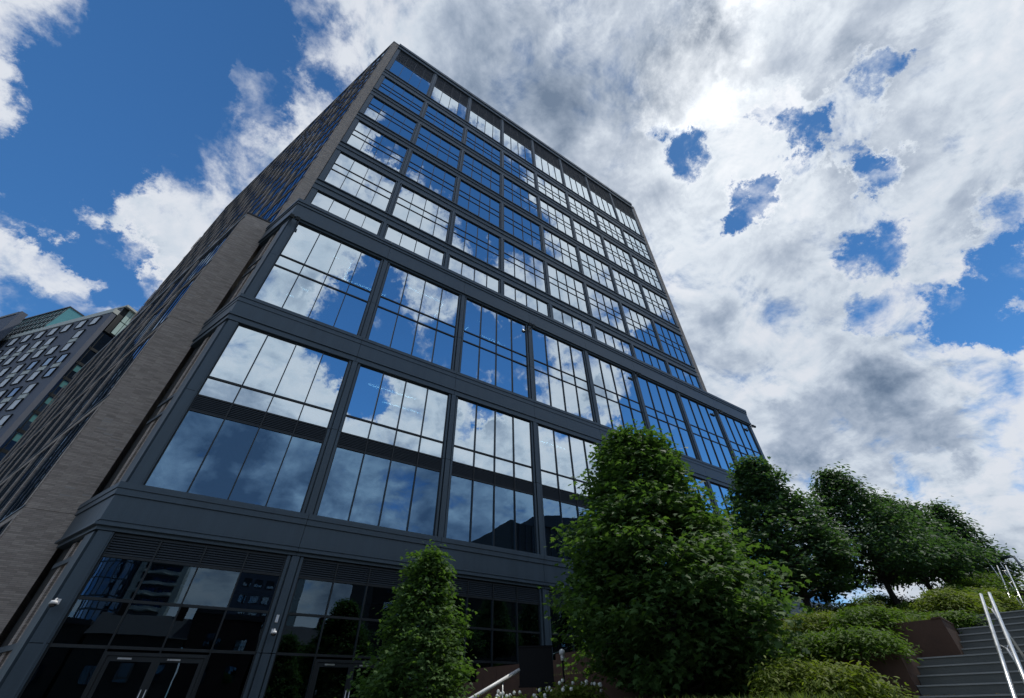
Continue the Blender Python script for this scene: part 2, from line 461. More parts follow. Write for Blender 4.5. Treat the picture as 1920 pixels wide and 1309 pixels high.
def brick_mat(name, c1, c2, cm, along=(1, 0, 0), bw=0.42, bh=0.085, pale=0.012):
    m, t, b = mat(name)
    p = pos(t)
    u = t.vec('DOT_PRODUCT', p, along); z = t.sep(p)[2]
    q = t.xyz(u, z, 0.0)
    br = t.new('ShaderNodeTexBrick'); t.put(br.inputs['Vector'], q)
    br.inputs['Scale'].default_value = 1.0; br.inputs['Brick Width'].default_value = bw; br.inputs['Row Height'].default_value = bh
    br.inputs['Mortar Size'].default_value = 0.009; br.inputs['Color1'].default_value = rgb(*c1); br.inputs['Color2'].default_value = rgb(*c2)
    br.inputs['Mortar'].default_value = rgb(*cm); br.offset = 0.42
    big = t.noise(t.xyz(u, t.math('MULTIPLY', z, 3.0), 0.0), 1.6, 5, 0.62)
    cell = t.new('ShaderNodeTexWhiteNoise', noise_dimensions='2D')
    t.put(cell.inputs['Vector'], t.xyz(t.math('FLOOR', t.math('DIVIDE', u, bw)), t.math('FLOOR', t.math('DIVIDE', z, bh)), 0.0))
    f = t.math('ADD', 0.56, t.math('ADD', t.math('MULTIPLY', big, 0.46), t.math('MULTIPLY', cell.outputs[0], 0.32)))
    cc = t.mix(1.0, br.outputs[0], t.xyz(f, f, f), 'MULTIPLY')
    cc = t.mix(t.ramp(cell.outputs[0], 1 - pale, 1 - pale + .002, 0, 0.75), cc, rgb(0.34, 0.32, 0.30))
    t.put(b.inputs['Base Color'], cc); b.inputs['Roughness'].default_value = 0.85
    bump(t, b, br.outputs['Fac'], 0.5, -0.012)
    return m
ANG = R(112.5)
ALONG = (math.cos(ANG), math.sin(ANG), 0)
M_BRICK = brick_mat('grey_brown_brick', (0.430, 0.365, 0.310), (0.360, 0.308, 0.265), (0.28, 0.25, 0.22), bh=0.068, bw=0.36)
M_BRICKS = brick_mat('grey_brown_brick_side', (0.42, 0.345, 0.285), (0.32, 0.265, 0.225), (0.2, 0.18, 0.16), ALONG)

def glass_mat(name, refl, tint, through, rough=0.0, dirt=0.03):
    """coated window glass: a mirror coat over tinted see-through glass"""
    m = bpy.data.materials.new(name); m.use_nodes = True; t = NT(m.node_tree); t.N.clear()
    g = t.new('ShaderNodeBsdfGlossy'); g.inputs['Color'].default_value = rgb(*tint); g.inputs['Roughness'].default_value = rough
    tr = t.new('ShaderNodeBsdfTransparent'); tr.inputs['Color'].default_value = rgb(*through)
    lw = t.new('ShaderNodeLayerWeight'); lw.inputs['Blend'].default_value = 0.22
    fac = t.math('ADD', refl, t.math('MULTIPLY', lw.outputs['Fresnel'], 1.0 - refl), clamp=True)
    p = pos(t)
    bp = t.new('ShaderNodeBump'); bp.inputs['Strength'].default_value = 0.06; bp.inputs['Distance'].default_value = 0.05
    t.put(bp.inputs['Height'], t.noise(p, 0.55, 2, 0.5)); t.L.new(bp.outputs[0], g.inputs['Normal'])
    mx = t.new('ShaderNodeMixShader'); t.put(mx.inputs[0], fac); t.L.new(tr.outputs[0], mx.inputs[1]); t.L.new(g.outputs[0], mx.inputs[2])
    d = t.new('ShaderNodeBsdfDiffuse'); d.inputs['Color'].default_value = rgb(.35, .37, .38)
    mx2 = t.new('ShaderNodeMixShader'); t.put(mx2.inputs[0], t.ramp(t.noise(p, 0.9, 5, 0.65), 0.45, 0.9, 0.0, dirt))
    t.L.new(mx.outputs[0], mx2.inputs[1]); t.L.new(d.outputs[0], mx2.inputs[2])
    o = t.new('ShaderNodeOutputMaterial'); t.L.new(mx2.outputs[0], o.inputs[0])
    return m
M_GLASS = glass_mat('coated_glass', 0.76, (0.82, 0.93, 1.0), (0.30, 0.42, 0.46))
M_GLASS_LOW = glass_mat('dark_coated_glass', 0.36, (0.42, 0.70, 1.0), (0.22, 0.30, 0.34), dirt=0.02)
M_GLASS_LOBBY = glass_mat('lobby_glass', 0.10, (0.58, 0.80, 1.0), (0.35, 0.42, 0.44), dirt=0.01)
M_GLASS_SIDE = glass_mat('side_glass', 0.30, (0.46, 0.62, 0.82), (0.15, 0.2, 0.25))
def emis_mat(name, c, s):
    m = bpy.data.materials.new(name); m.use_nodes = True; t = NT(m.node_tree); t.N.clear()
    e = t.new('ShaderNodeEmission'); e.inputs[0].default_value = rgb(*c); e.inputs[1].default_value = s
    o = t.new('ShaderNodeOutputMaterial'); t.L.new(e.outputs[0], o.inputs[0]); return m
M_LAMP = emis_mat('office_lamp', (0.95, 0.98, 1.0), 9.0)
def plain(name, c, rough=0.8, var=0.25, scale=4.0, bumpk=0.2, spec=0.4):
    m, t, b = mat(name); p = pos(t)
    n = t.noise(p, scale, 6, 0.65); n2 = t.noise(p, scale * 9, 3, 0.6)
    f = t.math('ADD', 1.0, t.math('ADD', t.math('MULTIPLY', t.math('SUBTRACT', n, 0.5), var * 2), t.math('MULTIPLY', t.math('SUBTRACT', n2, 0.5), var)))
    t.put(b.inputs['Base Color'], t.mix(1.0, rgb(*c), t.xyz(f, f, f), 'MULTIPLY'))
    b.inputs['Roughness'].default_value = rough; b.inputs['Specular IOR Level'].default_value = spec
    if bumpk: bump(t, b, n2, bumpk, 0.01)
    return m
M_CEIL = plain('office_ceiling', (0.32, 0.33, 0.33), 0.9, 0.08)
M_FLOORIN = plain('office_floor', (0.05, 0.052, 0.055), 0.7, 0.2)
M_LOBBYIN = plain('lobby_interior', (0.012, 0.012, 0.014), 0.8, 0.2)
M_ROOF = plain('roof_gravel', (0.14, 0.14, 0.135), 0.95, 0.3)
M_CONC = plain('concrete', (0.30, 0.295, 0.28), 0.9, 0.2)

# ------------------------------------------------------------------ the office building
W = 6.21; PITCH = 6.9; NB = 8
office = empty('office_building', (27, 6, GZ), 'tall office tower of dark metal and blue mirror glass with grey brick corner piers', 'office building')
FR = Matrix.Identity(4)
TY = 3.83                                   # plane of the tower glass
TX = -0.62                                  # left edge of the tower glass

# --- glass panes and window frames
pane_cache = {}
def pane_mesh(w, h, m):
    k = (round(w, 3), round(h, 3), m.name)
    if k not in pane_cache:
        pane_cache[k] = MB().box(-w / 2, w / 2, -0.012, 0.012, -h / 2, h / 2).mesh('pane', m)
    return pane_cache[k]
def pane_matrix(x, y, z, rz=0.0):
    return Matrix.Translation((x, y, z)) @ Matrix.Rotation(rz + random.gauss(0, 0.0028), 4, 'Z') @ Matrix.Rotation(random.gauss(0, 0.0028), 4, 'X')
louver_cache = {}
def louver_mesh(w, h, pitch=0.085):
    k = (round(w, 3), round(h, 3))
    if h > 2: pitch = 0.34
    if k not in louver_cache:
        b = MB(); n = max(3, int(h / pitch)); q = pitch / .085
        for i in range(n):
            z = -h / 2 + (i + 0.5) * h / n
            b.profile([(-0.035, z - 0.034 * q), (-0.02, z - 0.036 * q), (0.03, z + 0.02 * q), (-0.02, z + 0.012 * q), (-0.035, z + 0.004 * q)], -w / 2, w / 2)
        b.box(-w / 2, w / 2, 0.045, 0.06, -h / 2, h / 2)
        louver_cache[k] = b.mesh('louver', M_LOUV)
    return louver_cache[k]
frame_cache = {}
def frame_mesh(key, rows, ncol, w, vm=0.055, proud=0.07, y_in=0.06, heavy=(), merged=()):
    """rows: list of (z0,z1) from bottom; mullions between columns, rails between rows"""
    if key in frame_cache: return frame_cache[key]
    b = MB(); zb = rows[0][0]; zt = rows[-1][1]; d = 0.05
    b.box(0, d, -0.02, y_in, zb, zt); b.box(w - d, w, -0.02, y_in, zb, zt)
    b.box(d, w - d, -0.03, y_in, zb, zb + d); b.box(d, w - d, -0.03, y_in, zt - d, zt)
    for i in range(1, ncol):
        x = w * i / ncol
        b.box(x - vm / 2, x + vm / 2, -proud, y_in - 0.005, zb + d, zt - d)
    for (a, c0), (c1, e2) in zip(rows[:-1], rows[1:]):
        b.box(d, w - d, -proud * 0.6, y_in - 0.002, c0, c1)
    frame_cache[key] = b.mesh('frame', M_DARK)
    return frame_cache[key]

small_panes = []      # farther panes, joined once 300 single ones are spent
N_PANE = [0]
def window_unit(name, key, rows, kinds, x, y, w=W, ncol=4, single=True, gm=M_GLASS, skip=()):
    me = frame_mesh(key, rows, ncol, w)
    f = put('window', me, office, T(x, y, 0))
    pw = w / ncol
    for r, ((z0, z1), kd) in enumerate(zip(rows, kinds)):
        for i in range(ncol):
            if (r, i) in skip: continue
            cx = x + (i + .5) * pw; cz = (z0 + z1) / 2; h = z1 - z0
            if kd == 'l':
                put('louver', louver_mesh(pw - 0.05, h - 0.02), f, T(cx, y + 0.0, cz))
            else:
                g = kd if not isinstance(kd, str) else gm
                if single and N_PANE[0] < 300:
                    put('pane', pane_mesh(pw - 0.03, h, g), f, pane_matrix(cx, y + 0.03, cz)); N_PANE[0] += 1
                else:
                    small_panes.append((pane_matrix(cx, y + 0.03, cz), pw - 0.03, h, g))
    return f

t3rows = [(18.67, 22.03), (22.13, 23.09), (23.19, 27.0)]
t2rows = [(7.19, 10.93), (11.0, 11.76), (11.84, 12.86), (12.96, 16.63)]
grows = [(-1.58, 1.80), (1.89, 3.16), (3.25, 4.53), (4.62, 5.35)]
DOORS = {0: (1, 2), 1: (1, 2), 4: (1, 2)}
for b_ in range(NB):
    x = b_ * PITCH
    window_unit('podium', 't3', t3rows, [M_GLASS] * 3, x, 0.0)
    window_unit('podium', 't2', t2rows, [M_GLASS_LOW, 'l', M_GLASS, M_GLASS], x, 0.0)
    sk = tuple((0, i) for i in DOORS.get(b_, ()))
    window_unit('podium', 'g', grows, [M_GLASS_LOBBY, M_GLASS_LOBBY, M_GLASS_LOBBY, 'l'], x, 0.0, skip=sk)
frows = {'f1': [(29.45, 34.30), (34.42, 37.13)],
         'f2': [(38.93, 41.62), (41.72, 42.83), (42.93, 45.52)],
         'f3': [(47.58, 50.24), (50.34, 51.45), (51.55, 54.15)],
         'f4': [(56.15, 58.81), (58.91, 60.02), (60.12, 62.64)],
         'f5': [(65.04, 67.00), (67.10, 68.20), (68.30, 70.88)]}
for key, rows in frows.items():
    for b_ in range(NB):
        window_unit('tower', key, rows, ['g'] * len(rows), TX + b_ * PITCH, TY, single=(key in ('f2', 'f1') and b_ < (4 if key == 'f2' else 2)))
f6 = [(73.55, 79.6), (79.75, 84.86)]
for b_ in range(NB):
    window_unit('tower', 'f6', f6, ['g', 'l'], TX + b_ * PITCH, TY, single=False)
for g in {p[3].name: p[3] for p in small_panes}.values():
    V = []; F = []
    for Mx, w_, h_, gg in small_panes:
        if gg is not g: continue
        n = len(V)
        for sx, sz in ((-1, -1), (1, -1), (1, 1), (-1, 1)):
            V.append(tuple(Mx @ Vector((sx * w_ / 2, -0.012, sz * h_ / 2))))
        for sx, sz in ((-1, -1), (1, -1), (1, 1), (-1, 1)):
            V.append(tuple(Mx @ Vector((sx * w_ / 2, 0.012, sz * h_ / 2))))
        F += [(n, n + 1, n + 2, n + 3), (n + 7, n + 6, n + 5, n + 4), (n, n + 4, n + 5, n + 1), (n + 1, n + 5, n + 6, n + 2), (n + 2, n + 6, n + 7, n + 3), (n + 3, n + 7, n + 4, n)]
    me = bpy.data.meshes.new('upper_panes'); me.from_pydata(V, [], F); me.materials.append(g)
    put('upper_panes', me, office, Matrix.Identity(4), kind='stuff')

# --- glass doors in the lobby front
def door_pair(x0, x1):
    z0, z1 = GZ + 0.02, 1.72
    fb = MB()
    fb.box(x0 + .03, x0 + .11, -0.10, 0.05, z0, z1); fb.box(x1 - .11, x1 - .03, -0.10, 0.05, z0, z1); fb.box(x0 + .11, x1 - .11, -0.10, 0.05, z1 - .10, z1)
    fb.build('door_frame', M_DARK, office)
    xm = (x0 + x1) / 2
    for s, (a, b2) in ((-1, (x0 + .12, xm - .005)), (1, (xm + .005, x1 - .12))):
        d = MB(); e2 = .12
        d.box(a, a + e2, -.06, 0.0, z0, z1 - .11); d.box(b2 - e2, b2, -.06, 0.0, z0, z1 - .11)
        d.box(a + e2, b2 - e2, -.06, 0.0, z1 - .11 - .14, z1 - .11); d.box(a + e2, b2 - e2, -.06, 0.0, z0, z0 + .25)
        dr = d.build('door', M_DARK, office)
        put('door_pane', MB().box(a + e2, b2 - e2, -.035, -.02, z0 + .25, z1 - .25).mesh('door_pane', M_GLASS_LOBBY), dr, Matrix.Identity(4))
        hx = xm + s * 0.07
        MB().tube([(hx, -.13, -.75), (hx, -.13, .72)], .017).tube([(hx, -.06, -.6), (hx, -.13, -.6)], .012).tube([(hx, -.06, .58), (hx, -.13, .58)], .012).build('handle', M_STEEL, dr, smooth=True)
        MB().box(a + .3, a + .7, -.09, -.06, z1 - .2, z1 - .15).build('door_closer', M_STEEL, dr)
for b_, (i, j) in DOORS.items():
    door_pair(b_ * PITCH + i * W / 4, b_ * PITCH + (j + 1) * W / 4)

# --- pilasters between the bays (a raised rib between two slim channels)
def pilaster(x, y, z0, z1, w=0.69, split=None):
    zs = [z0] + [s for s in (split or []) if z0 < s < z1] + [z1]
    b = MB()
    for a, c0 in zip(zs[:-1], zs[1:]):
        a2 = a + (0.012 if a != z0 else 0); c2 = c0 - (0.012 if c0 != z1 else 0)
        b.box(x + .004, x + .13, y - .10, y + .15, a2, c2)
        b.box(x + w - .13, x + w - .004, y - .10, y + .15, a2, c2)
        b.box(x + .19, x + w - .19, y - .16, y + .15, a2, c2)
        b.box(x + .13, x + .19, y + .02, y + .15, a2, c2); b.box(x + w - .19, x + w - .13, y + .02, y + .15, a2, c2)
    return b.build('pilaster', M_METAL, office)
for b_ in range(1, NB):
    x = b_ * PITCH - .69
    pilaster(x, 0, GZ, 5.35, split=[1.84])
    pilaster(x, 0, 7.19, 16.63, split=[11.8])
    pilaster(x, 0, 18.67, 27.0, split=[22.08])
    x = TX + b_ * PITCH - .69
    pilaster(x, TY, 29.4, 37.13)
    for z0, z1 in ((38.93, 45.52), (47.58, 54.15), (56.15, 62.64), (65.04, 70.88), (73.55, 84.86)):
        pilaster(x, TY, z0, z1)
# end pilasters
XR = 7 * PITCH + W                            # right edge of the podium glass
for z0, z1 in ((GZ, 5.35), (7.19, 16.63), (18.67, 27.0)):
    MB().box(-.5, -.004, -.12, .5, z0, (z0 + z1) / 2 - .01).box(-.5, -.004, -.12, .5, (z0 + z1) / 2 + .01, z1).box(-.13, -.06, -.15, -.121, z0, z1).build('corner_post', M_METAL, office)
    MB().box(XR + .004, XR + .5, -.12, .5, z0, z1).build('corner_post', M_METAL, office)
XT = TX + 7 * PITCH + W
for z0, z1 in ((29.4, 37.13), (38.93, 45.52), (47.58, 54.15), (56.15, 62.64), (65.04, 70.88), (73.55, 84.86)):
    MB().box(TX - .5, TX - .004, TY - .10, TY + .3, z0, (z0 + z1) / 2 - .012).box(TX - .5, TX - .004, TY - .10, TY + .3, (z0 + z1) / 2 + .012, z1).build('corner_post', M_METAL, office)
    MB().box(XT + .004, XT + .45, TY - .10, TY + .3, z0, z1).build('corner_post', M_METAL, office)

# --- horizontal bands, one panel per bay with an open joint, mitred round the left corner
MIT = -1.0 / math.tan(math.radians(112.5 / 2))      # x shift per unit y at the corner (mitre plane)
MITR = 1.0
def band(profs, y, xl, xr, xj, mitre_l=True):
    for prof in profs:
        pr = [(yy, zz) for yy, zz in prof]
        xs = [xl] + xj + [xr]
        for i, (a, c0) in enumerate(zip(xs[:-1], xs[1:])):
            m0 = 0.0
            b = MB()
            if i == 0 and mitre_l: m0 = -MIT
            b.profile(pr, (a if i == 0 else a + .009), (c0 - (0.009 if i < len(xs) - 2 else 0)), m0 if i == 0 else 0.0, 0.0)
            b.build('band_panel', M_METAL, office, T(0, y, 0))
def side_band(profs, x0, y0, length, joints=()):
    """the same band running back along the oblique left side"""
    for prof in profs:
        xs = [-length] + list(joints) + [0]
        for i, (a, c0) in enumerate(zip(xs[:-1], xs[1:])):
            b = MB(); last = i == len(xs) - 2
            b.profile(prof, a, c0 - (0 if last else .009), 0.0, (MIT if last else 0.0) * -1.0 * -1.0)
            b.build('band_panel', M_METAL, office, T(x0, y0, 0, ANG - math.pi))
def rect(y0, y1, z0, z1): return [(y0, z0), (y1, z0), (y1, z1), (y0, z1)]
XL = -.5; XRR = XR + .5
xj = [b_ * PITCH - .345 for b_ in range(1, NB)]
B1 = [rect(-.30, .2, 6.93, 7.17), rect(-.26, .2, 6.68, 6.925), rect(-.20, .2, 5.72, 6.675), rect(-.16, .2, 5.38, 5.715), rect(-.30, -.162, 5.52, 5.62)]
B2 = [rect(-.24, .2, 18.42, 18.65), rect(-.20, .2, 18.1, 18.415), rect(-.17, .2, 17.15, 18.095), rect(-.24, .2, 17.0, 17.145), rect(-.17, .2, 16.65, 16.995)]
B3 = [rect(-.34, .6, 28.98, 29.32), rect(-.28, .4, 28.72, 28.975), rect(-.22, .2, 27.45, 28.715), rect(-.27, .2, 27.2, 27.445), rect(-.14, .2, 27.02, 27.195)]
RET = 4.0
for Bn in (B1, B2, B3):
    band(Bn, 0.0, XL, XRR, xj)
    side_band(Bn, XL, 0.0, RET)
xjt = [TX + b_ * PITCH - .345 for b_ in range(1, NB)]
for zb, zt in ((37.13, 39.27), (45.52, 47.92), (54.15, 56.49), (62.64, 65.38), (70.88, 73.89)):
    h = zt - zb
    zt -= .34; h = zt - zb
    prof = [rect(-.17, .2, zt - .16, zt - .01), rect(-.05, .2, zt - h * .42, zt - .165), rect(-.15, .2, zt - h * .42 - .12, zt - h * .42 - .005),
            rect(-.06, .2, zb + .14, zt - h * .42 - .125), rect(-.16, .2, zb + .01, zb + .135)]
    band(prof, TY, TX - .56, XT + .5, xjt, mitre_l=False)
band([rect(-.30, .4, 86.2, 87.0), rect(-.16, .3, 85.0, 86.195), rect(-.26, .3, 84.87, 84.995)], TY, TX - .56, XT + .5, xjt, mitre_l=False)

# --- brick corner piers
Z30 = 30.1
def pier(x0, x1, y0, dpt, z0, z1, joints):
    zs = [z0] + joints + [z1]; b = MB()
    for a, c0 in zip(zs[:-1], zs[1:]): b.box(x0, x1, y0, y0 + dpt, a + .012, c0 - .012)
    b.box(x0 + .03, x1 - .03, y0 + .03, y0 + dpt - .03, z0 + .02, z1 - .02)
    return b.build('brick_pier', M_BRICK, office)
pier(-4.0, -2.17, TY, 1.2, GZ, Z30, [6.8, 18.4])
pier(-2.14, TX - .57, TY - .02, 1.0, 30.2, 86.6, [38.2, 46.7, 55.3, 64.0, 72.3])
pier(XT + .51, XT + 1.5, TY - .02, 1.0, GZ, 86.6, [38.2, 46.7, 55.3, 64.0, 72.3])
MB().box(-4.06, -2.10, TY - .05, TY + 1.25, Z30, Z30 + .14).build('pier_coping', M_DARK, office)
MB().box(-2.2, TX - .5, TY - .08, TY + 1.0, 86.62, 86.98).build('pier_coping', M_COPING, office)

# --- oblique return between podium corner and brick pier
def MA(x0, y0, z=0.0): return T(x0, y0, z, ANG - math.pi)      # local -x runs back along the oblique side, -y is outward
ret = MA(XL, 0.0)
for z0, z1 in ((GZ, 5.35), (7.19, 16.63), (18.67, 27.0)):
    b = MB(); b.box(-RET, -.02, .30, .42, z0, z1); b.build('return_panel', M_DARK, office, ret)
    MB().box(-.95, -.06, -.10, .29, z0 + .01, z1 - .01).build('return_post_or_shade', M_METAL, office, ret)
    for a in (-1.75, -2.6):
        MB().box(a, a + .42, .02, .29, z0 + .01, z1 - .01).build('return_rib', M_BRICKS, office, ret)
    MB().box(-RET + .1, -3.1, .1, .29, z0 + .01, z1 - .01).build('return_post_or_shade', M_DARK, office, ret)  # dark strip beside the pier: the recess shadow, put in as a dark part
    for zz in ((1.86, 4.55) if z0 < 0 else (z0 + 3.9, z0 + 4.9)):
        MB().box(-3.05, -.96, -.06, .012, zz - .09, zz + .09).build('return_rail', M_METAL, office, ret)

# --- the long left side of the tower, and the lower wing beside it
def side_wall(M, length, z0, z1, floors, proud, seed, pier_w=.42, pitch=4.4):
    rr = random.Random(seed)
    MB().box(-length, 0, .04, .08, z0, z1).build('side_glass', M_GLASS_SIDE, office, M)
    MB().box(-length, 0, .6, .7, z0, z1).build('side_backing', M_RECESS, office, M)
    n = int(length / pitch)
    zz = [z0] + floors + [z1]
    pm = MB().box(-pier_w, 0, -proud, .036, 0, 1).mesh('side_pier', M_BRICKS)
    for k in range(n + 1):
        a = -k * pitch
        if a - pier_w < -length: break
        for i, (za, zb) in enumerate(zip(zz[:-1], zz[1:])):
            off = (0.0, 1.2, 2.6)[(i * 7 // 3) % 3] if k else 0.0
            put('side_pier', pm, office, M @ Matrix.Translation((a - off, 0, za + .222)) @ Matrix.Diagonal((1, 1, zb - za - .444, 1)))
    for i, za in enumerate(zz[:-1]):
        MB().box(-length, 0, -proud * .3, .035, za - .20, za + .20).build('side_spandrel', M_BRICKS, office, M)
        MB().box(-length, 0, -proud * .25 - .05, -proud * .25 - .004, za + .14, za + .21).build('side_ledge', M_METAL, office, M)
        # window mullions
        b = MB(); x = -1.3
        while x > -length:
            b.box(x - .05, x, .0, .037, za + .23, (zz[i + 1]) - .23); x -= 1.15
        b.build('side_frame', M_DARK, office, M)
    MB().box(-length, 0.0, -proud - .04, 1.0, z1, z1 + .35).build('side_coping', M_COPING, office, M)
MT = MA(-2.14, TY + .02)
side_wall(MT, 54.5, 30.2, 86.6, [34.0 + 4.25 * i for i in range(12)], .05, 3)
ML = MA(-4.0, TY + .02)
side_wall(ML, 36.0, GZ, 29.6, [2.6, 6.7, 12.4, 18.1, 23.8], .05, 4)
MB().box(-36, 0.0, .1, 2.2, 29.96, 30.02).build('wing_roof', M_ROOF, office, ML)
for k in range(3):
    MB().box(-2.2 - .0, -.02, -.34, -.14, 5.4 - k * .62, 5.65 - k * .62).build('side_ledge', M_DARK, office, ML)

# --- solid inside: cores, slabs, roofs, lamps under the ceilings
u = Vector((math.cos(ANG), math.sin(ANG)))
P0 = Vector((XL, 0.0)); PT = Vector((-2.14, TY))
def quad(y0, x0, x1, depth, inset=0.3):
    a = Vector((x0, y0)); return [(a.x + inset, a.y), (x1, a.y), (x1, a.y + depth), ((a + u * (depth / u.y)).x + inset, a.y + depth)]
slabs = MB(); ceil = MB()
def slab(z, t, y0, x0, x1, depth):
    slabs.prism(quad(y0, x0, x1, depth), z, z + t); ceil.prism(quad(y0 + .02, x0 + .02, x1 - .02, depth - .04), z - .03, z - .004)
for z, t in ((5.45, 1.7), (11.05, .7), (16.72, 1.85), (22.14, .9), (27.1, 1.9)):
    slab(z, t, .22, 0.0, XR, 14)
for zb, zt in ((37.2, 39.2), (45.6, 47.85), (54.25, 56.4), (62.75, 65.3), (71.0, 73.8)): slab(zb, zt - zb, TY + .25, TX, XT, 14)
for z in (34.36, 41.75, 50.4, 58.95, 67.1, 79.7): slab(z, .95, TY + .25, TX, XT, 14)
slabs.build('floor_slabs', M_FLOORIN, office); ceil.build('ceilings', M_CEIL, office)
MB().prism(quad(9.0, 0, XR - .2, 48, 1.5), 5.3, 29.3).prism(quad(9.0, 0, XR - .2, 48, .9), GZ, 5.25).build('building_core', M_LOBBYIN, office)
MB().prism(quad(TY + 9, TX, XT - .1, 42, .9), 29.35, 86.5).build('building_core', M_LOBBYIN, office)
MB().prism([(XL + .1, .22), (XRR, .22), (XRR, 50), (XL + 50 * u.x / u.y + .6, 50)], 29.0, 29.2).build('podium_roof', M_ROOF, office)
MB().prism([(-2.0, TY + .4), (XT + .6, TY + .4), (XT + .6, TY + 50), (-2.0 + 50 * u.x / u.y + .3, TY + 50)], 86.5, 86.7).build('tower_roof', M_ROOF, office)
MB().box(XRR - .05, XRR + .05, .5, 50, GZ, 29.0).build('end_wall', M_BRICK, office)
MB().box(XT + 1.38, XT + 1.48, TY + 1.0, TY + 48, 29.2, 86.6).build('end_wall', M_BRICK, office)
# lamps: straight strips in the podium, small downlights in the tower
for (xa, ya, xb, yb, z) in ((4.3, 1.2, 4.3, 3.4, 27.06), (4.3, 3.4, 7.8, 3.4, 27.06), (1.9, 1.1, 2.4, 1.1, 22.09), (1.2, 2.2, 1.7, 2.2, 22.09), (2.9, 1.6, 3.3, 1.6, 27.06),
        (9.0, 1.5, 12.4, 1.5, 27.06), (12.4, 1.5, 12.4, 4.0, 27.06), (16.0, 1.8, 19.6, 1.8, 27.06), (17.2, 3.4, 20.0, 3.4, 27.06), (15.6, 3.0, 15.6, 4.6, 27.06),
        (23.0, 2.0, 26.0, 2.0, 27.06), (8.0, 1.7, 11.5, 1.7, 16.67), (9.5, 3.2, 12.5, 3.2, 16.67), (22.5, 2.0, 25.0, 2.0, 16.67), (30.0, 1.4, 33.5, 1.4, 27.06)):
    MB().tube([(xa, ya, z - .06), (xb, yb, z - .06)], .045, 6).build('strip_lamp', M_LAMP, office)
dl = MB().box(-.07, .07, -.07, .07, -.03, 0).mesh('downlight', M_LAMP)
for zc in (34.32, 37.16, 41.7, 45.55, 50.34, 54.2, 58.9, 62.7, 67.05, 70.95, 79.65):
    for b_ in range(5):
        for i in range(4):
            if random.random() < .5:
                put('downlight', dl, office, T(TX + b_ * PITCH + .8 + i * 1.55, TY + 1.0 + random.choice((0, 1.4)), zc))

# ------------------------------------------------------------------ ground
M_PAVE = None
def ground_mat():
    m, t, b = mat('plaza_paving'); p = pos(t)
    br = t.new('ShaderNodeTexBrick'); t.put(br.inputs['Vector'], p); br.inputs['Scale'].default_value = 1.0
    br.inputs['Brick Width'].default_value = 0.9; br.inputs['Row Height'].default_value = 0.45; br.inputs['Mortar Size'].default_value = 0.006
    br.inputs['Color1'].default_value = rgb(.13, .128, .122); br.inputs['Color2'].default_value = rgb(.095, .094, .092); br.inputs['Mortar'].default_value = rgb(.04, .04, .04)
    n = t.noise(p, 0.8, 6, .6)
    t.put(b.inputs['Base Color'], t.mix(t.ramp(n, .35, .7, 0, .5), br.outputs[0], rgb(.06, .06, .058))); b.inputs['Roughness'].default_value = .85
    bump(t, b, br.outputs['Fac'], .4, -.01)
    return m
M_PAVE = ground_mat()
M_ASPH = plain('asphalt', (0.05, 0.05, 0.052), 0.9, 0.2, 2.0)
put('ground', MB().box(-2500, 2500, -2500, 2500, GZ - 1.0, GZ).mesh('ground', M_PAVE), kind='structure')
put('road', MB().box(-400, 400, -49, -37, GZ + .004, GZ + .02).mesh('road', M_ASPH), kind='structure')
kb = MB()
for i in range(-40, 40):
    kb.box(i * 6 + .004, i * 6 + 5.996, -37, -36.8, GZ, GZ + .13); kb.box(i * 6 + .004, i * 6 + 5.996, -49.2, -49, GZ, GZ + .13)
put('kerb', kb.mesh('kerb', M_CONC), kind='structure')
lb = MB()
for i in range(-30, 30): lb.box(i * 7, i * 7 + 3, -43.06, -42.94, GZ + .024, GZ + .028)
put('road_marking', lb.mesh('road_marking', plain('road_paint', (.7, .7, .66), .8, .1)), kind='structure')

# ------------------------------------------------------------------ buildings across the street and far left
M_PANEL = plain('slate_panels', (0.105, 0.122, 0.160), 0.75, 0.10, 0.6)
M_PALE = plain('pale_panels', (0.46, 0.50, 0.47), 0.6, 0.08, 1.0)
M_STONE = plain('dark_stone', (0.045, 0.043, 0.041), 0.85, 0.15, 1.0)
M_REDB = plain('dark_red_brick', (0.045, 0.026, 0.022), 0.9, 0.2, 2.0)
M_GREYB = plain('grey_render', (0.11, 0.13, 0.172), 0.85, 0.12, 1.0)
M_TILE = plain('slate_roof', (0.05, 0.05, 0.055), 0.8, 0.2, 3.0)
M_WINP = glass_mat('window_glass', 0.45, (0.80, 0.88, 0.95), (0.03, 0.035, 0.04), dirt=0.0)
M_BLIND = plain('white_blind', (0.62, 0.66, 0.70), 0.6, 0.05, 1.0)
M_PALEG = plain('pale_green_glazing', (0.50, 0.66, 0.62), 0.2, 0.08, 1.0, 0.0, 0.8)
M_TEAL = plain('teal_glazing', (0.10, 0.26, 0.27), 0.12, 0.15, 0.8, 0.0, 0.9)
M_NAVY = glass_mat('navy_glass', 0.30, (0.45, 0.65, 0.95), (0.02, 0.03, 0.05))

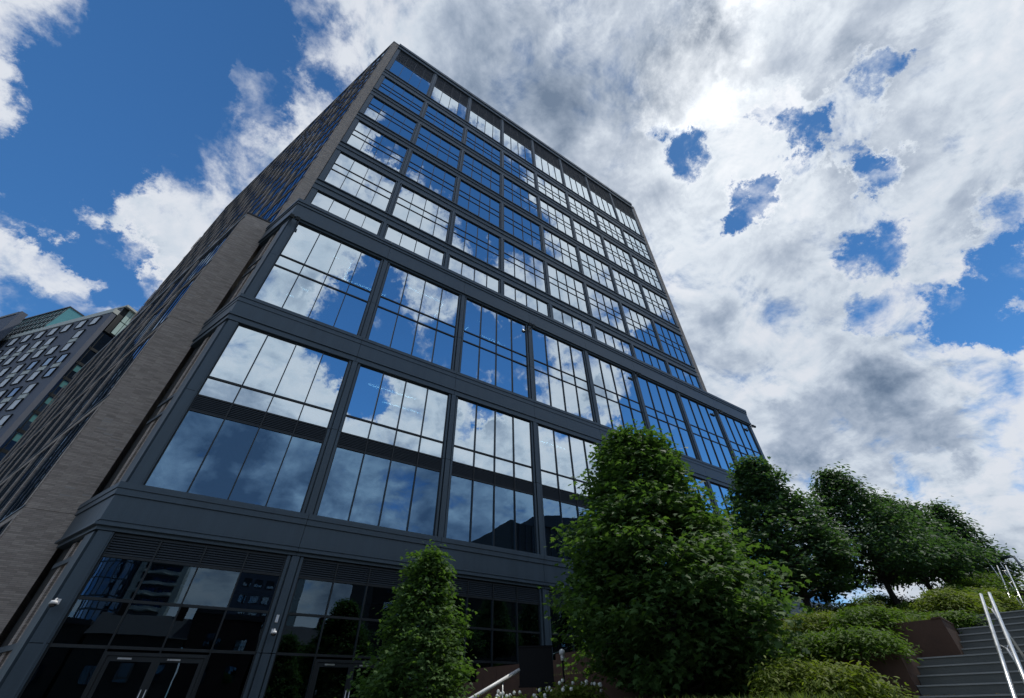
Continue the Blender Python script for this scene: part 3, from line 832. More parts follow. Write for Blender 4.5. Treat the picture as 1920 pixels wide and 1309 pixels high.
def facade_windows(par, M, x0, x1, z0, z1, pw, ph, ww, wh, skip=0.0, pane=M_WINP, frame=M_DARK, seed=1, proud=0.04, cap=299):
    """a grid of single windows on the local x-z wall at y = 0; each window holds a frame and a pane"""
    rr = random.Random(seed)
    fm = MB(); t = .06
    fm.box(-ww / 2 - t, -ww / 2, -proud, .06, -wh / 2 - t, wh / 2 + t).box(ww / 2, ww / 2 + t, -proud, .06, -wh / 2 - t, wh / 2 + t)
    fm.box(-ww / 2, ww / 2, -proud, .06, wh / 2, wh / 2 + t).box(-ww / 2 - .03, ww / 2 + .03, -proud - .06, .05, -wh / 2 - t - .03, -wh / 2 - .002)
    fme = fm.mesh('window', frame); pme = MB().box(-ww / 2, ww / 2, -.015, .0, -wh / 2, wh / 2).mesh('pane', pane)
    n = 0; z = z0 + ph / 2
    while z + wh / 2 < z1:
        x = x0 + pw / 2
        while x + ww / 2 < x1:
            if rr.random() >= skip and n < cap:
                Mx = M @ Matrix.Translation((x, 0, z)); f = put('window', fme, par, Mx); put('pane', pme, f, Mx); n += 1
            x += pw
        z += ph

# far left: slate panelled block beyond the tower
PA = R(-48.4)
nb = empty('slate_apartment_block', (-38, 75, GZ), 'slate grey panelled block with scattered white blinded windows, far left behind the tower', 'apartment building')
MN = T(-30.3, 65.4, 0, PA)
MB().box(-38, 0, .25, 1.0, GZ, 58.9).build('wall', M_PANEL, nb, MN)
MB().box(-38, .06, .15, 1.1, 58.9, 59.9).build('coping', M_PALE, nb, MN)
NEAR = MN
# windows in a staggered pattern, some linked by a pale panel
winf = MB(); ww, wh, tt = 1.8, 2.0, .06
winf.box(-ww / 2 - tt, -ww / 2, .02, .30, -wh / 2 - tt, wh / 2 + tt).box(ww / 2, ww / 2 + tt, .02, .30, -wh / 2 - tt, wh / 2 + tt).box(-ww / 2, ww / 2, .02, .30, wh / 2, wh / 2 + tt).box(-ww / 2, ww / 2, .02, .30, -wh / 2 - tt, -wh / 2)
winf = winf.mesh('window', M_DARK); bl = MB().box(-ww / 2, ww / 2, .13, .16, -wh / 2, wh / 2).mesh('blind', M_BLIND)
pn = MB().box(-ww / 2, ww / 2, .12, .30, -.53, .53).mesh('pale_panel', M_PALE)
rr = random.Random(12)
for k in range(18):
    z = 57.3 - k * 3.15
    for c_ in range(9):
        x = -3.0 - c_ * 3.55 + (0, -1.3, -1.3, .5, .5, -.8, -.8)[k % 7] + rr.uniform(-.15, .15)
        if k and rr.random() < .03: continue
        Mx = MN @ Matrix.Translation((x, 0, z)); f = put('window', winf, nb, Mx)
        if rr.random() < .85: put('blind', bl, f, Mx)
        else: put('pane', MB().box(-ww / 2, ww / 2, .13, .16, -wh / 2, wh / 2).mesh('pane', M_NAVY), f, Mx)
        if k % 2 == 1 and rr.random() < .9: put('pale_panel', pn, nb, MN @ Matrix.Translation((x, 0, z - 1.57)))
# dark curtain wall wing with a pale glazed top storey
MB().box(-22.4, -.7, 1.01, 22, GZ, 55.0).build('curtain_wall', M_GLASS_SIDE, nb, MN)
b = MB()
for k in range(16): b.box(-.695, -.55, 1.4, 22, k * 3.4 - .25, k * 3.4 + .25)
for k in range(9): b.box(-.69, -.50, 1.6 + k * 2.1, 1.72 + k * 2.1, GZ, 55.0)
b.build('curtain_wall_frame', M_DARK, nb, MN)
rr2 = random.Random(4)
for k in range(14):
    for j in range(8):
        if rr2.random() < .3: MB().box(-.72, -.66, 1.8 + j * 2.1, 3.6 + j * 2.1, k * 3.4 + .5 + 1.3, k * 3.4 + 3.0).build('blind', M_TEAL, nb, MN)
MB().box(-22.4, -.3, 1.3, 22, 55.1, 61.5).build('top_storey', M_DARK, nb, MN)
for k in range(6):
    for j in range(2):
        MB().box(-.29, -.18, 2.3 + k * .85, 3.03 + k * .85, 55.4 + j * 3.1, 58.3 + j * 3.1).build('pane', M_PALEG, nb, MN)
MB().box(-22.4, .3, 1.2, 22.3, 61.5, 61.95).build('top_storey_roof', M_PALE, nb, MN)
# sloping glazed roof
MB().profile([(.8, 60.0), (12, 60.0), (12, 68.2), (1.8, 68.2)], -36, -21.5).build('glazed_roof', M_TEAL, nb, MN)
b = MB()
for k in range(13):
    x = -36 + k * 1.2
    b.profile([(.7, 60.0), (.8, 60.0), (1.8, 68.2), (1.7, 68.3)], x, x + .12)
for j in range(5):
    b.profile([(.68 + j * .25, 60 + j * 2.05), (.80 + j * .25, 60 + j * 2.05), (.80 + j * .25, 60.16 + j * 2.05), (.68 + j * .25, 60.16 + j * 2.05)], -36, -21.5)
b.box(-36.1, -21.4, 1.6, 12.1, 68.2, 68.5)
b.build('glazed_roof_bars', M_DARK, nb, MN)
sb = empty('grey_slab_block', (-58, 90, GZ), 'grey slab block with a pale slanted edge at the far left of the skyline', 'apartment building')
MB().box(-60, -27.4, -1.6, -.7, GZ, 64.8).build('wall', M_GREYB, sb, MN)
MB().box(-28.3, -27.2, -1.75, -.6, GZ, 65.2).build('edge_strip', M_GREYB, sb, MN)
MB().box(-60, -28.35, -1.75, -.6, 64.8, 65.4).build('coping', M_DARK, sb, MN)
facade_windows(sb, MN @ Matrix.Translation((0, -1.62, 0)), -56, -29, 1.0, 64.0, 3.0, 3.4, 1.6, 2.0, .04, M_BLIND, seed=5, cap=150)

# street opposite: seen mirrored in the lobby glass
FACE = math.pi
def FM(x, y): return T(x, y, 0, FACE)            # local x runs to world -x, local -y faces the office
gt = empty('blue_glass_tower', (-13, -110, GZ), 'tall dark blue glass tower reflected in the leftmost lobby panes', 'tower')
M = FM(-13, -100)
poly = [(4.2 * math.cos(a) * 1.05, 6 - 6.0 * math.sin(a)) for a in [math.pi * k / 14 for k in range(15)]]
MB().prism(poly + [(-4.4, 18), (4.4, 18)], GZ, 33.5).build('curtain_wall', M_NAVY, gt, M, smooth=False)
b = MB()
for k in range(15): b.box(poly[k][0] - .06, poly[k][0] + .06, poly[k][1] - .12, poly[k][1] + .05, GZ, 33.6)
b.build('mullions', M_COPING, gt, M)
b = MB()
for k in range(11): b.prism([(px * 1.015, (py - 6) * 1.02 + 6) for px, py in poly] , k * 3.1 - .1, k * 3.1 + .12)
b.build('floor_bands', M_METAL, gt, M)
bt = empty('balcony_tower', (-5.5, -110, GZ), 'pale grey apartment tower with wavy balconies reflected in the lobby glass', 'tower')
M = FM(-5.4, -101)
MB().box(-3.6, 3.6, 0, 14, GZ, 33.0).build('wall', M_GREYB, bt, M)
MB().box(-3.9, -2.9, -.5, 14, GZ, 34.0).build('side_fin', M_PALE, bt, M); MB().box(2.9, 3.9, -.5, 14, GZ, 34.0).build('side_fin', M_PALE, bt, M)
for k in range(18):
    z = k * 1.95 + .2; ph = k * 1.3
    bp = [(-2.9 + 5.8 * i / 12, -1.3 - .55 * math.sin(i * .75 + ph)) for i in range(13)]
    MB().prism([(2.9, -.01), (-2.9, -.01)] + bp, z, z + .55).build('balcony', M_PALE, bt, M)
facade_windows(bt, M @ Matrix.Translation((0, -.02, 0)), -2.8, 2.8, 0, 32, 1.4, 1.95, 1.0, 1.2, 0, M_NAVY, seed=3, cap=60)
def block(name, label, x, y, wd, dp, h, wallm, roof, win=(3.2, 3.3, 1.3, 1.7), seed=1, cap=80, skip=0.0, cat='building'):
    e0 = empty(name, (x, y - dp / 2, GZ), label, cat)
    M = FM(x, y)
    MB().box(-wd / 2, wd / 2, 0, dp, GZ, h).build('wall', wallm, e0, M)
    if roof == 'flat':
        MB().box(-wd / 2 - .15, wd / 2 + .15, -.25, dp + .2, h, h + .6).build('cornice', M_TILE, e0, M)
    elif roof == 'gable':
        MB().profile([(-.4, h - .1), (dp + .4, h - .1), (dp / 2, h + dp * .30)], -wd / 2 - .3, wd / 2 + .3).build('roof', M_TILE, e0, M)
        MB().box(-wd / 2 + 1, -wd / 2 + 2.1, dp / 2 - .6, dp / 2 + .6, h, h + dp * .30 + 1.4).build('chimney', M_REDB, e0, M)
        MB().box(wd / 2 - 2.4, wd / 2 - 1.5, dp / 2 - .5, dp / 2 + .5, h, h + dp * .30 + 1.0).build('chimney', M_REDB, e0, M)
    facade_windows(e0, M @ Matrix.Translation((0, -.02, 0)), -wd / 2 + .4, wd / 2 - .4, GZ + .8, h - .3, *win, skip, seed=seed, cap=cap)
    return e0, M
block('brick_house', 'red brick house with gable roof left of the row reflected in the lobby', -27, -57, 12, 9, 7.0, M_REDB, 'gable', seed=2)
block('brick_house', 'grey rendered house with flat cornice reflected below the balcony tower', -13.5, -57, 12, 9, 8.5, M_STONE, 'flat', seed=3)
block('brick_house', 'dark stone house with chimneys reflected beside the door bay', -1.5, -56, 11, 9, 7.6, M_STONE, 'gable', seed=4)
block('brick_house', 'dark brick house with tall flat front reflected in the second lobby pane', 8.2, -56, 8, 9, 10.4, M_REDB, 'flat', seed=5)
block('brick_house', 'low dark house with gable roof reflected in the second lobby bay', 17.6, -57, 10, 9, 7.6, M_REDB, 'gable', seed=6)
block('brick_house', 'narrow dark house with flat roof reflected beside the large black block', 25.5, -57, 5.4, 9, 8.8, M_STONE, 'flat', seed=7)
block('office_slab', 'far grey office slab rising behind the reflected houses', 15, -103, 11.5, 12, 30.0, M_GREYB, 'flat', (2.4, 3.0, 1.6, 1.5), seed=8, cap=60)
block('slim_tower', 'slim pale tower reflected just right of the first lobby pilaster', 22.6, -103, 1.6, 8, 31.0, M_PALE, 'flat', (1.4, 3.0, .7, 1.5), seed=9, cap=12)
e0, M = block('dark_apartment_block', 'dark apartment block reflected right of the small maple', 37, -60, 17, 14, 19.5, M_STONE, 'flat', (3.0, 3.2, 1.4, 1.8), seed=10, cap=60)
bb = empty('dark_office_block', (64, -52, GZ), 'large dark office block with sloping parapet mirrored in the middle podium windows', 'office building')
M = FM(64, -44)
MB().prism([(-18, 0), (17, 0), (17, 20), (-18, 20)], GZ, 26.5).build('wall', M_STONE, bb, M)
n0 = MB(); n0.v = [(-18, -.3, 26.5), (13, -.3, 26.5), (13, 20, 26.5), (-18, 20, 26.5), (-18, -.3, 33.5), (13, -.3, 28.0), (13, 20, 28.0), (-18, 20, 33.5)]
n0.f = [(0, 1, 5, 4), (1, 2, 6, 5), (2, 3, 7, 6), (3, 0, 4, 7), (4, 5, 6, 7), (3, 2, 1, 0)]
n0.build('parapet', M_TILE, bb, M)
b = MB()
for i in range(24): b.box(-17.6 + i * 1.45, -17.3 + i * 1.45, -.16, -.004, GZ, 26.4)
b.build('wall_fins', M_TILE, bb, M)
facade_windows(bb, M @ Matrix.Translation((0, -.03, 0)), -17, 16, 0, 25, 2.9, 3.6, 1.0, 2.0, .05, seed=11, cap=70)

# ------------------------------------------------------------------ hillside terraces and stairs
SA = R(10.0)
S0 = Vector((14.5, -18.2))
su = Vector((math.cos(SA), math.sin(SA))); sv = Vector((-math.sin(SA), math.cos(SA)))
SM = T(S0.x, S0.y, 0, SA)
def sp_(s, l): p = S0 + su * s + sv * l; return (p.x, p.y)
def to_y(s, y):                               # the point at distance s along the stair edge, carried sideways to world y
    p = S0 + su * s; k = (y - p.y) / sv.y; q = p + sv * k; return (q.x, q.y)
M_CORTEN = plain('rust_brown_wall', (0.080, 0.044, 0.030), 0.85, 0.30, 3.0)
M_STEP = plain('dark_step_stone', (0.115, 0.122, 0.115), 0.85, 0.16, 5.0)
M_NOSE = plain('worn_step_edge', (0.27, 0.275, 0.265), 0.8, 0.2, 8.0)
M_SOIL = plain('mulch', (0.035, 0.022, 0.014), 0.95, 0.4, 10.0, 0.5)
TER = [(-4.4, 0.4, 0.02), (0.4, 2.55, 0.78), (2.55, 6.7, 1.36), (6.7, 10.7, 2.0), (10.7, 14.7, 2.6), (14.7, 18.7, 3.2), (18.7, 60, 3.75)]
def latl(s0): return 0.0 if s0 < 2.5 else -0.66
prev = GZ
for i, (s0, s1, z) in enumerate(TER):
    l = latl(s0)
    a = sp_(s0, l + .25); b2 = sp_(s1, l + .25); c2 = to_y(s1, -3.0); d2 = to_y(s0, -3.0)
    put('terrace_soil', MB().prism([a, b2, c2, d2], GZ, z - .08).mesh('terrace_soil', M_SOIL), kind='structure')
    if i == 6: break
    w_ = empty('planter_wall', (a[0], a[1], GZ), ['rust brown planter wall at the foot of the hillside bed', 'rust brown planter wall beside the lower stair flight',
        'tall rust brown planter wall facing the stair landing', 'rust brown wall of the third bed above the landing', 'rust brown wall of the upper bed near the top flight', 'rust brown wall of the topmost bed on the hill'][i], 'planter wall')
    # face across the slope, in separate plates, and the side along the stair
    pl = 2.4; k = 0; L = (Vector(d2) - Vector(a)).length + .25
    while k * pl < L:
        e1 = min((k + 1) * pl, L) - .015
        MB().box(s0 - .02, s0 + .12, l + k * pl + (0 if k else 0.0), l + e1, max(prev - .3, GZ), z).build('wall_plate', M_CORTEN, w_, SM); k += 1
    k = 0
    while s0 + .13 + k * 2.05 < s1 - .1:
        x0 = s0 + .13 + k * 2.05; x1 = min(x0 + 2.03, s1 - .025)
        MB().box(x0, x1, l, l + .14, GZ if i < 2 else .2, z).build('wall_plate', M_CORTEN, w_, SM); k += 1
    MB().box(s0 - .04, s1 - .03, l - .012, l + .17, z + .002, z + .03).build('wall_cap', M_CORTEN, w_, SM)
    prev = z
put('hill', MB().prism([sp_(18.8, -30), sp_(90, -30), sp_(90, 12), sp_(18.8, 12)], GZ, 3.62).mesh('hill', M_SOIL), kind='structure')
st = empty('stairs', (*sp_(-5, -2), GZ), 'wide dark stone stairs climbing the hillside at the right', 'stairs')
def step(s, z, l1, h=.15, tr=.47):
    o = MB().box(s, s + tr + .03, -7.5, l1, z - h - .02, z - .002).build('step', M_STEP, st, SM)
    MB().box(s - .022, s + .035, -7.5, l1 - .004, z - .022, z + .001).build('step_edge', M_NOSE, o, SM)
for i in range(16):
    z = .09 + .15 * (i - 11)
    if z - GZ < .02 or z > .76: continue
    step((i - 11) * .45, z, -.01)
MB().box(4.3 * .45 + .0 + .33, 2.72, -7.5, -.01, .45, .688).build('landing', M_STEP, st, SM)
for i in range(6): step(2.72 + i * .45, .84 + .15 * i, -.68)
MB().box(2.72 + 2.7 + .03, 13.6, -7.5, -.68, 1.3, 1.588).build('landing', M_STEP, st, SM)
for i in range(14): step(13.6 + i * .45, 1.74 + .15 * i, -.68)
MB().box(-5, 13.6, -7.5, -.7, GZ, -.2).box(3.0, 13.6, -7.5, -.7, -.19, .5).build('stair_base', M_STEP, st, SM)
put('stair_bank', MB().prism([sp_(2.0, -7.6), sp_(18.8, -7.6), sp_(18.8, -30), sp_(2.0, -30)], GZ, .3).mesh('stair_bank', M_SOIL), kind='structure')

g9 = np.random.default_rng(77)
lt = []
for k in range(420):
    i = int(g9.integers(-6, 12)); l = -.05 - g9.exponential(1.2)
    if l < -7: continue
    s_ = (i - 11) * .45 + 4.95 + g9.uniform(.1, .42) ** 1.0 - 4.95
    z_ = .09 + .15 * (i - 11)
    if z_ > .8 or z_ < GZ + .05: continue
    p = S0 + su * s_ + sv * l; lt.append((p.x, p.y, z_ + .006))
LIT = np.array(lt)

# ------------------------------------------------------------------ foliage
def leaf_mat(name, c1, c2, trans=0.38, gloss=0.58):
    m = bpy.data.materials.new(name); m.use_nodes = True; t = NT(m.node_tree); b = t.N['Principled BSDF']
    g = t.new('ShaderNodeNewGeometry'); r = g.outputs['Random Per Island']
    p = g.outputs['Position']
    big = t.noise(p, 1.1, 3, .5)
    k = t.math('ADD', t.math('MULTIPLY', r, .65), t.math('MULTIPLY', t.math('SUBTRACT', big, .3), .7), clamp=True)
    c = t.mix(k, rgb(*c1), rgb(*c2))
    t.put(b.inputs['Base Color'], c); b.inputs['Roughness'].default_value = gloss; b.inputs['Specular IOR Level'].default_value = .10
    tr = t.new('ShaderNodeBsdfTranslucent'); t.put(tr.inputs[0], t.mix(1.0, c, rgb(1.5, 1.7, .6), 'MULTIPLY'))
    mx = t.new('ShaderNodeMixShader'); mx.inputs[0].default_value = trans
    t.L.new(b.outputs[0], mx.inputs[1]); t.L.new(tr.outputs[0], mx.inputs[2])
    t.L.new(mx.outputs[0], t.N['Material Output'].inputs[0]); return m
M_LEAF = leaf_mat('maple_leaves', (0.036, 0.084, 0.030), (0.115, 0.190, 0.058))
M_LEAF2 = leaf_mat('dark_maple_leaves', (0.036, 0.082, 0.046), (0.085, 0.150, 0.070))
M_SHRUB = leaf_mat('shrub_leaves', (0.045, 0.095, 0.020), (0.130, 0.200, 0.040))
M_SHRUBY = leaf_mat('yellow_green_leaves', (0.080, 0.125, 0.022), (0.200, 0.235, 0.050))
M_GRASS = leaf_mat('grass_blades', (0.060, 0.100, 0.030), (0.180, 0.220, 0.070))
M_BARK = plain('dark_bark', (0.050, 0.043, 0.036), 0.95, 0.3, 12.0, 0.6)
M_FLOWER = plain('white_petals', (0.75, 0.75, 0.68), 0.6, 0.05)

# lobed leaf outlines (x along the leaf, y across, z fold)
LEAF5 = np.array([(0, 0, 0), (.10, .22, .02), (.22, .50, -.02), (.42, .20, .03), (.62, .36, 0), (.68, .12, .03), (1.0, 0, -.10), (.68, -.12, .03), (.62, -.36, 0), (.42, -.20, .03), (.22, -.50, -.02), (.10, -.22, .02)], float)
LEAF_O = np.array([(0, 0, 0), (.35, .22, .05), (.72, .17, .02), (1, 0, -.08), (.72, -.17, .02), (.35, -.22, .05)], float)
LEAF_T = np.array([(0, 0, 0), (.45, .30, .04), (1, 0, -.08), (.45, -.30, .04)], float)
BLADE = np.array([(0, .035, 0), (.5, .03, .10), (1, 0, 0), (.5, -.03, .10), (0, -.035, 0)], float)
def leaves(pts, dirs, nrm, size, outline):
    """pts (N,3) base, dirs (N,3) leaf direction, nrm (N,3) approx normal, size (N,)"""
    d = dirs / np.linalg.norm(dirs, axis=1, keepdims=True)
    side = np.cross(nrm, d); side /= np.maximum(np.linalg.norm(side, axis=1, keepdims=True), 1e-6)
    up = np.cross(d, side)
    V = pts[:, None, :] + size[:, None, None] * (outline[None, :, 0:1] * d[:, None, :] + outline[None, :, 1:2] * side[:, None, :] + outline[None, :, 2:3] * up[:, None, :])
    k = len(outline); n = len(pts)
    return V.reshape(-1, 3), np.arange(n * k), np.full(n, k)
def clusters(cp, cd, per, size, g, droop=0.45, spread=0.16):
    """a spray of leaves round each twig tip"""
    n = len(cp)
    pts = np.repeat(cp, per, 0) + g.normal(0, spread, (n * per, 3)) * np.array([1, 1, .45])
    out = np.repeat(cd, per, 0)
    az = g.uniform(-1.9, 1.9, n * per)
    h = np.stack([out[:, 0] * np.cos(az) - out[:, 1] * np.sin(az), out[:, 0] * np.sin(az) + out[:, 1] * np.cos(az), np.zeros(n * per)], 1)
    h /= np.maximum(np.linalg.norm(h, axis=1, keepdims=True), 1e-6)
    dr = g.normal(droop, .28, n * per)
    d = h + np.stack([np.zeros(n * per), np.zeros(n * per), -dr], 1)
    nr = np.stack([h[:, 0] * .5, h[:, 1] * .5, np.ones(n * per)], 1) + g.normal(0, .35, (n * per, 3))
    return pts, d, nr, size * g.uniform(.6, 1.2, n * per)
def interp(x, xs, ys): return np.interp(x, xs, ys)

def tree(name, label, base, H, prof, z0, g_seed, n_limb, n_tip, per, lsize, outline, lm, trunk_r=.10, lean=(0, 0), lump=.25, group=None, rise=.35, clump=.3):
    g = np.random.default_rng(g_seed)
    e0 = empty(name, base, label, 'tree', group)
    bx, by, bz = base
    def axis(z): f = z / H; return np.array([bx + lean[0] * f * f, by + lean[1] * f * f, bz + z])
    zs = np.linspace(0, H * .96, 9)
    MB().tube([tuple(axis(z) + np.array([g.normal(0, .03), g.normal(0, .03), 0]) * (z > 0)) for z in zs], [trunk_r * (1 - .9 * z / H) + .008 for z in zs], 8, True).build('trunk', M_BARK, e0, smooth=True)
    br = MB(); CP = []; CD = []
    xs = np.array([p[0] for p in prof]); rs = np.array([p[1] for p in prof])
    lump_ph = g.uniform(0, 6.28, 6)
    for i in range(n_limb):
        t = (i + g.uniform(0, 1)) / n_limb; t = t ** .92
        a = i * 2.39996 + g.normal(0, .25)
        Rr = interp(t, xs, rs) * (1 + lump * math.sin(2 * a + lump_ph[0] + t * 5) * .6 + g.uniform(-lump, lump) * .75)
        zt = z0 + t * (H - z0)
        up = rise * Rr * (0.35 + t)
        st_ = axis(max(z0 * .8, zt - up)); en = axis(zt) + np.array([math.cos(a) * Rr, math.sin(a) * Rr, 0])
        mid = st_ * .5 + en * .5 + np.array([0, 0, .12 * Rr])
        br.tube([tuple(st_), tuple(mid), tuple(en)], [max(.035 * (1 - t) + .01, .01) * (trunk_r / .1), .016 * (trunk_r / .1), .006], 5, False)
        m = max(3, int(n_tip * (.25 + Rr / rs.max())))
        for j in range(m):
            q = g.uniform(.22, 1.0) ** .55
            c0 = (st_ * (1 - q) ** 2 + 2 * mid * q * (1 - q) + en * q * q)
            sw = g.normal(0, .22 + .10 * Rr); ax = np.array([-math.sin(a), math.cos(a), 0])
            c0 = c0 + ax * sw * q + np.array([math.cos(a), math.sin(a), 0]) * g.uniform(-.05, .12) + np.array([0, 0, g.normal(0, clump * .35) + .05])
            a2 = a + g.normal(0, .5)
            CP.append(c0); CD.append((math.cos(a2), math.sin(a2), 0))
    # leader
    for j in range(int(n_tip * 1.5)):
        f = g.uniform(.90, 1.0); a2 = g.uniform(0, 6.28); r0 = interp(f, xs, rs) * .55
        CP.append(axis(z0 + f * (H - z0)) + np.array([math.cos(a2) * r0, math.sin(a2) * r0, 0])); CD.append((math.cos(a2), math.sin(a2), 0))
    CP = np.array(CP); CD = np.array(CD)
    br.build('branches', M_BARK, e0, smooth=True)
    P_, D_, N_, S_ = clusters(CP, CD, per, lsize, g, spread=lsize * 1.15)
    V, L_, C_ = leaves(P_, D_, N_, S_, outline)
    put('crown', np_mesh('crown', V, L_, C_, [lm]), e0, Matrix.Identity(4))
    return e0

cx, cy = 3.712, -22.181
def at(az, D, z): return (cx + D * math.sin(R(az)), cy + D * math.cos(R(az)), z)
PROF_BIG = [(0, .55), (.06, .86), (.18, 1.0), (.34, .95), (.5, .78), (.64, .58), (.76, .42), (.86, .33), (.93, .27), (.975, .16), (1, .03)]
def pr(k, P_=PROF_BIG): return [(a, b * k) for a, b in P_]
tree('maple_tree', 'large bushy young maple with pointed crown in front of the middle bays', at(50.9, 12.0, .02), 6.30, pr(2.42), .25, 11, 180, 27, 11, .155, LEAF5, M_LEAF, .12)
tree('maple_tree', 'small conical maple standing alone before the lobby doors', at(22.8, 13.2, GZ), 5.10, pr(1.20, [(0, .8), (.08, .95), (.25, 1.0), (.42, .92), (.58, .74), (.70, .55), (.78, .40), (.86, .34), (.94, .26), (1, .04)]), .55, 23, 140, 19, 9, .120, LEAF5, M_LEAF, .07)
PROF_R = [(0, .5), (.08, .9), (.2, 1.0), (.36, .84), (.54, .60), (.7, .42), (.84, .30), (.94, .19), (1, .03)]
tree('maple_tree', 'dark maple leaning on the slope right behind the large bushy maple', at(64.6, 19.5, 2.0), 5.9, pr(2.25, PROF_R), .85, 31, 130, 19, 11, .155, LEAF5, M_LEAF2, .11)
tree('maple_tree', 'dark maple third from the left on the hill with bare trunk above the planter wall', at(71.9, 23.5, 2.6), 5.5, pr(2.25, PROF_R), 1.0, 37, 120, 18, 11, .17, LEAF_O, M_LEAF2, .11)
tree('maple_tree', 'rounded dark maple squeezed between its neighbours on the hill', at(74.8, 27.5, 3.1), 4.6, pr(1.75, PROF_R), 1.1, 41, 90, 14, 9, .21, LEAF_O, M_LEAF2, .11)
tree('maple_tree', 'wide dark maple next to the last tree of the row', at(76.4, 31.5, 3.7), 4.5, pr(1.7, PROF_R), 1.0, 43, 90, 13, 9, .22, LEAF_O, M_LEAF2, .11)
tree('maple_tree', 'last maple at the right end of the row, fading into the glare', at(78.7, 38.0, 3.75), 5.8, pr(1.40, PROF_R), .9, 47, 90, 13, 9, .24, LEAF_O, M_LEAF2, .12)
tree('street_tree', 'dark round street tree mirrored in the second lobby bay', (18.8, -34.5, GZ), 9.6, pr(3.2, [(0, .5), (.2, .9), (.5, 1), (.75, .8), (.92, .45), (1, .05)]), 3.0, 53, 60, 10, 9, .32, LEAF_T, M_LEAF2, .16)

def shrub(name, label, base, rx, ry, h, n, per, lsize, outline, m, seed, flowers=0, group=None, droop=.35):
    g = np.random.default_rng(seed)
    ph = g.uniform(0, 2 * math.pi, n); ct = g.uniform(0.0, 1.0, n); r = g.uniform(.55, 1.05, n) ** .7
    st_ = np.sqrt(1 - ct * ct)
    wob = 1 + .22 * np.sin(3 * ph + seed) + .15 * np.sin(7 * ph + 2 * seed)
    CP = np.stack([base[0] + rx * wob * r * st_ * np.cos(ph), base[1] + ry * wob * r * st_ * np.sin(ph), base[2] + h * r * (ct ** .9) + .04 - .9 * h * np.maximum(r * st_ - .75, 0)], 1)
    CD = np.stack([np.cos(ph), np.sin(ph), np.zeros(n)], 1)
    P_, D_, N_, S_ = clusters(CP, CD, per, lsize, g, droop, lsize * .9)
    V, L_, C_ = leaves(P_, D_, N_, S_, outline)
    if not flowers and not name.startswith('x'):
        o = put(name, np_mesh(name, V, L_, C_, [m]), None, None, label=label, cat='shrub', group=group)
        return o
    e0 = empty(name, base, label, 'flowering plant', group)
    put('foliage', np_mesh('foliage', V, L_, C_, [m]), e0, Matrix.Identity(4))
    fl = MB().sphere((0, 0, 0), .035, 6, 4).mesh('flower', M_FLOWER)
    for k in range(flowers):
        a = g.uniform(0, 6.28); q = g.uniform(.2, 1)
        put('flower', fl, e0, T(base[0] + rx * q * math.cos(a), base[1] + ry * q * math.sin(a), base[2] + h * (1.05 - .35 * q) + g.uniform(0, .12)))
    return e0
SH = [('feathery bright shrub at the bottom right of the large maple', (61.5, 9.6, .0), .85, .60, .60, 330, M_SHRUBY),
      ('yellow green shrub in the low bed nearest the camera beside the stairs', (64.8, 9.4, .0), .65, .6, .48, 260, M_SHRUBY),
      ('dense shrub spilling over the rust wall next to the lowest visible steps', (67.4, 12.35, .72), 1.0, .75, .42, 360, M_SHRUB),
      ('dark spreading shrub in the second bed left of the spilling one', (63.2, 12.9, .72), 1.1, .8, .46, 330, M_SHRUB),
      ('low bright shrub under the second hillside maple', (60.2, 14.0, .74), 1.1, .9, .55, 260, M_SHRUB),
      ('arching shrub at the corner of the landing bed', (68.8, 14.5, 1.30), 1.0, .75, .44, 340, M_SHRUB),
      ('green mound left of the landing bed corner shrub', (64.8, 15.0, 1.30), 1.15, .9, .50, 330, M_SHRUBY),
      ('russet tipped mound below the trunk of the third hillside tree', (67.6, 19.2, 1.95), 1.3, 1.0, .55, 300, M_SHRUBY),
      ('green shrub behind the trunk of the leaning maple', (61.8, 18.6, 1.9), 1.1, .9, .45, 240, M_SHRUB),
      ('low shrub on the wall above the landing with grass around', (71.8, 17.0, 1.34), 1.2, .8, .55, 300, M_SHRUB),
      ('grassy mound beside the upper stair flight', (75.3, 18.6, 1.34), 1.0, .65, .50, 280, M_SHRUBY),
      ('bushy shrub left of the handrail at the middle landing', (75.9, 23.6, 2.0), 1.2, .8, .65, 300, M_SHRUB),
      ('round shrub near the top of the stairs', (77.2, 28.0, 2.6), 1.4, 1.0, .8, 300, M_SHRUB),
      ('topmost dark bush on the skyline left of the lamp posts', (78.3, 33.0, 3.2), 1.9, 1.2, 1.15, 320, M_SHRUB),
      ('leafy shrub hanging over the wall left of the upper steps', (74.9, 16.2, 0), .8, .5, .34, 260, M_SHRUB),
      ('yellow tinged shrub on the bed above the upper steps', (76.0, 20.6, 0), 1.2, .9, .62, 300, M_SHRUBY),
      ('broad shrub between the middle landing and the hill trees', (73.4, 21.2, 0), 1.3, 1.0, .62, 300, M_SHRUB),
      ('pale shrub below the round one near the top of the stairs', (77.6, 25.2, 0), 1.2, .8, .70, 300, M_SHRUBY),
      ('spreading shrub by the upper landing under the last trees', (75.2, 26.0, 0), 1.4, 1.1, .70, 300, M_SHRUB),
      ('small bush on the crest between the hill trees', (70.4, 27.0, 2.6), 1.2, 1.0, .55, 220, M_SHRUB)]
for i, (lb_, (az, D_, z_), rx, ry, h, n, m_) in enumerate(SH):
    de = D_ * math.cos(R(80 - az)) - 11.4
    z_ = [z for s0, s1, z in TER if s0 <= max(de, -4.3) < s1][0] - .08
    shrub('shrub', lb_, at(az, D_, z_), rx, ry, h, int(n * 1.9), 10, .062 + .0026 * D_, LEAF_O * np.array([1.15, .8, 1]), m_, 100 + i, group='shrubs in the hillside beds')
shrub('flowering_plant', 'white flowered plants in the bed beside the black sign', at(39.6, 11.4, -.02), .8, .6, .42, 200, 8, .11, LEAF_O, M_SHRUBY, 301, 26)
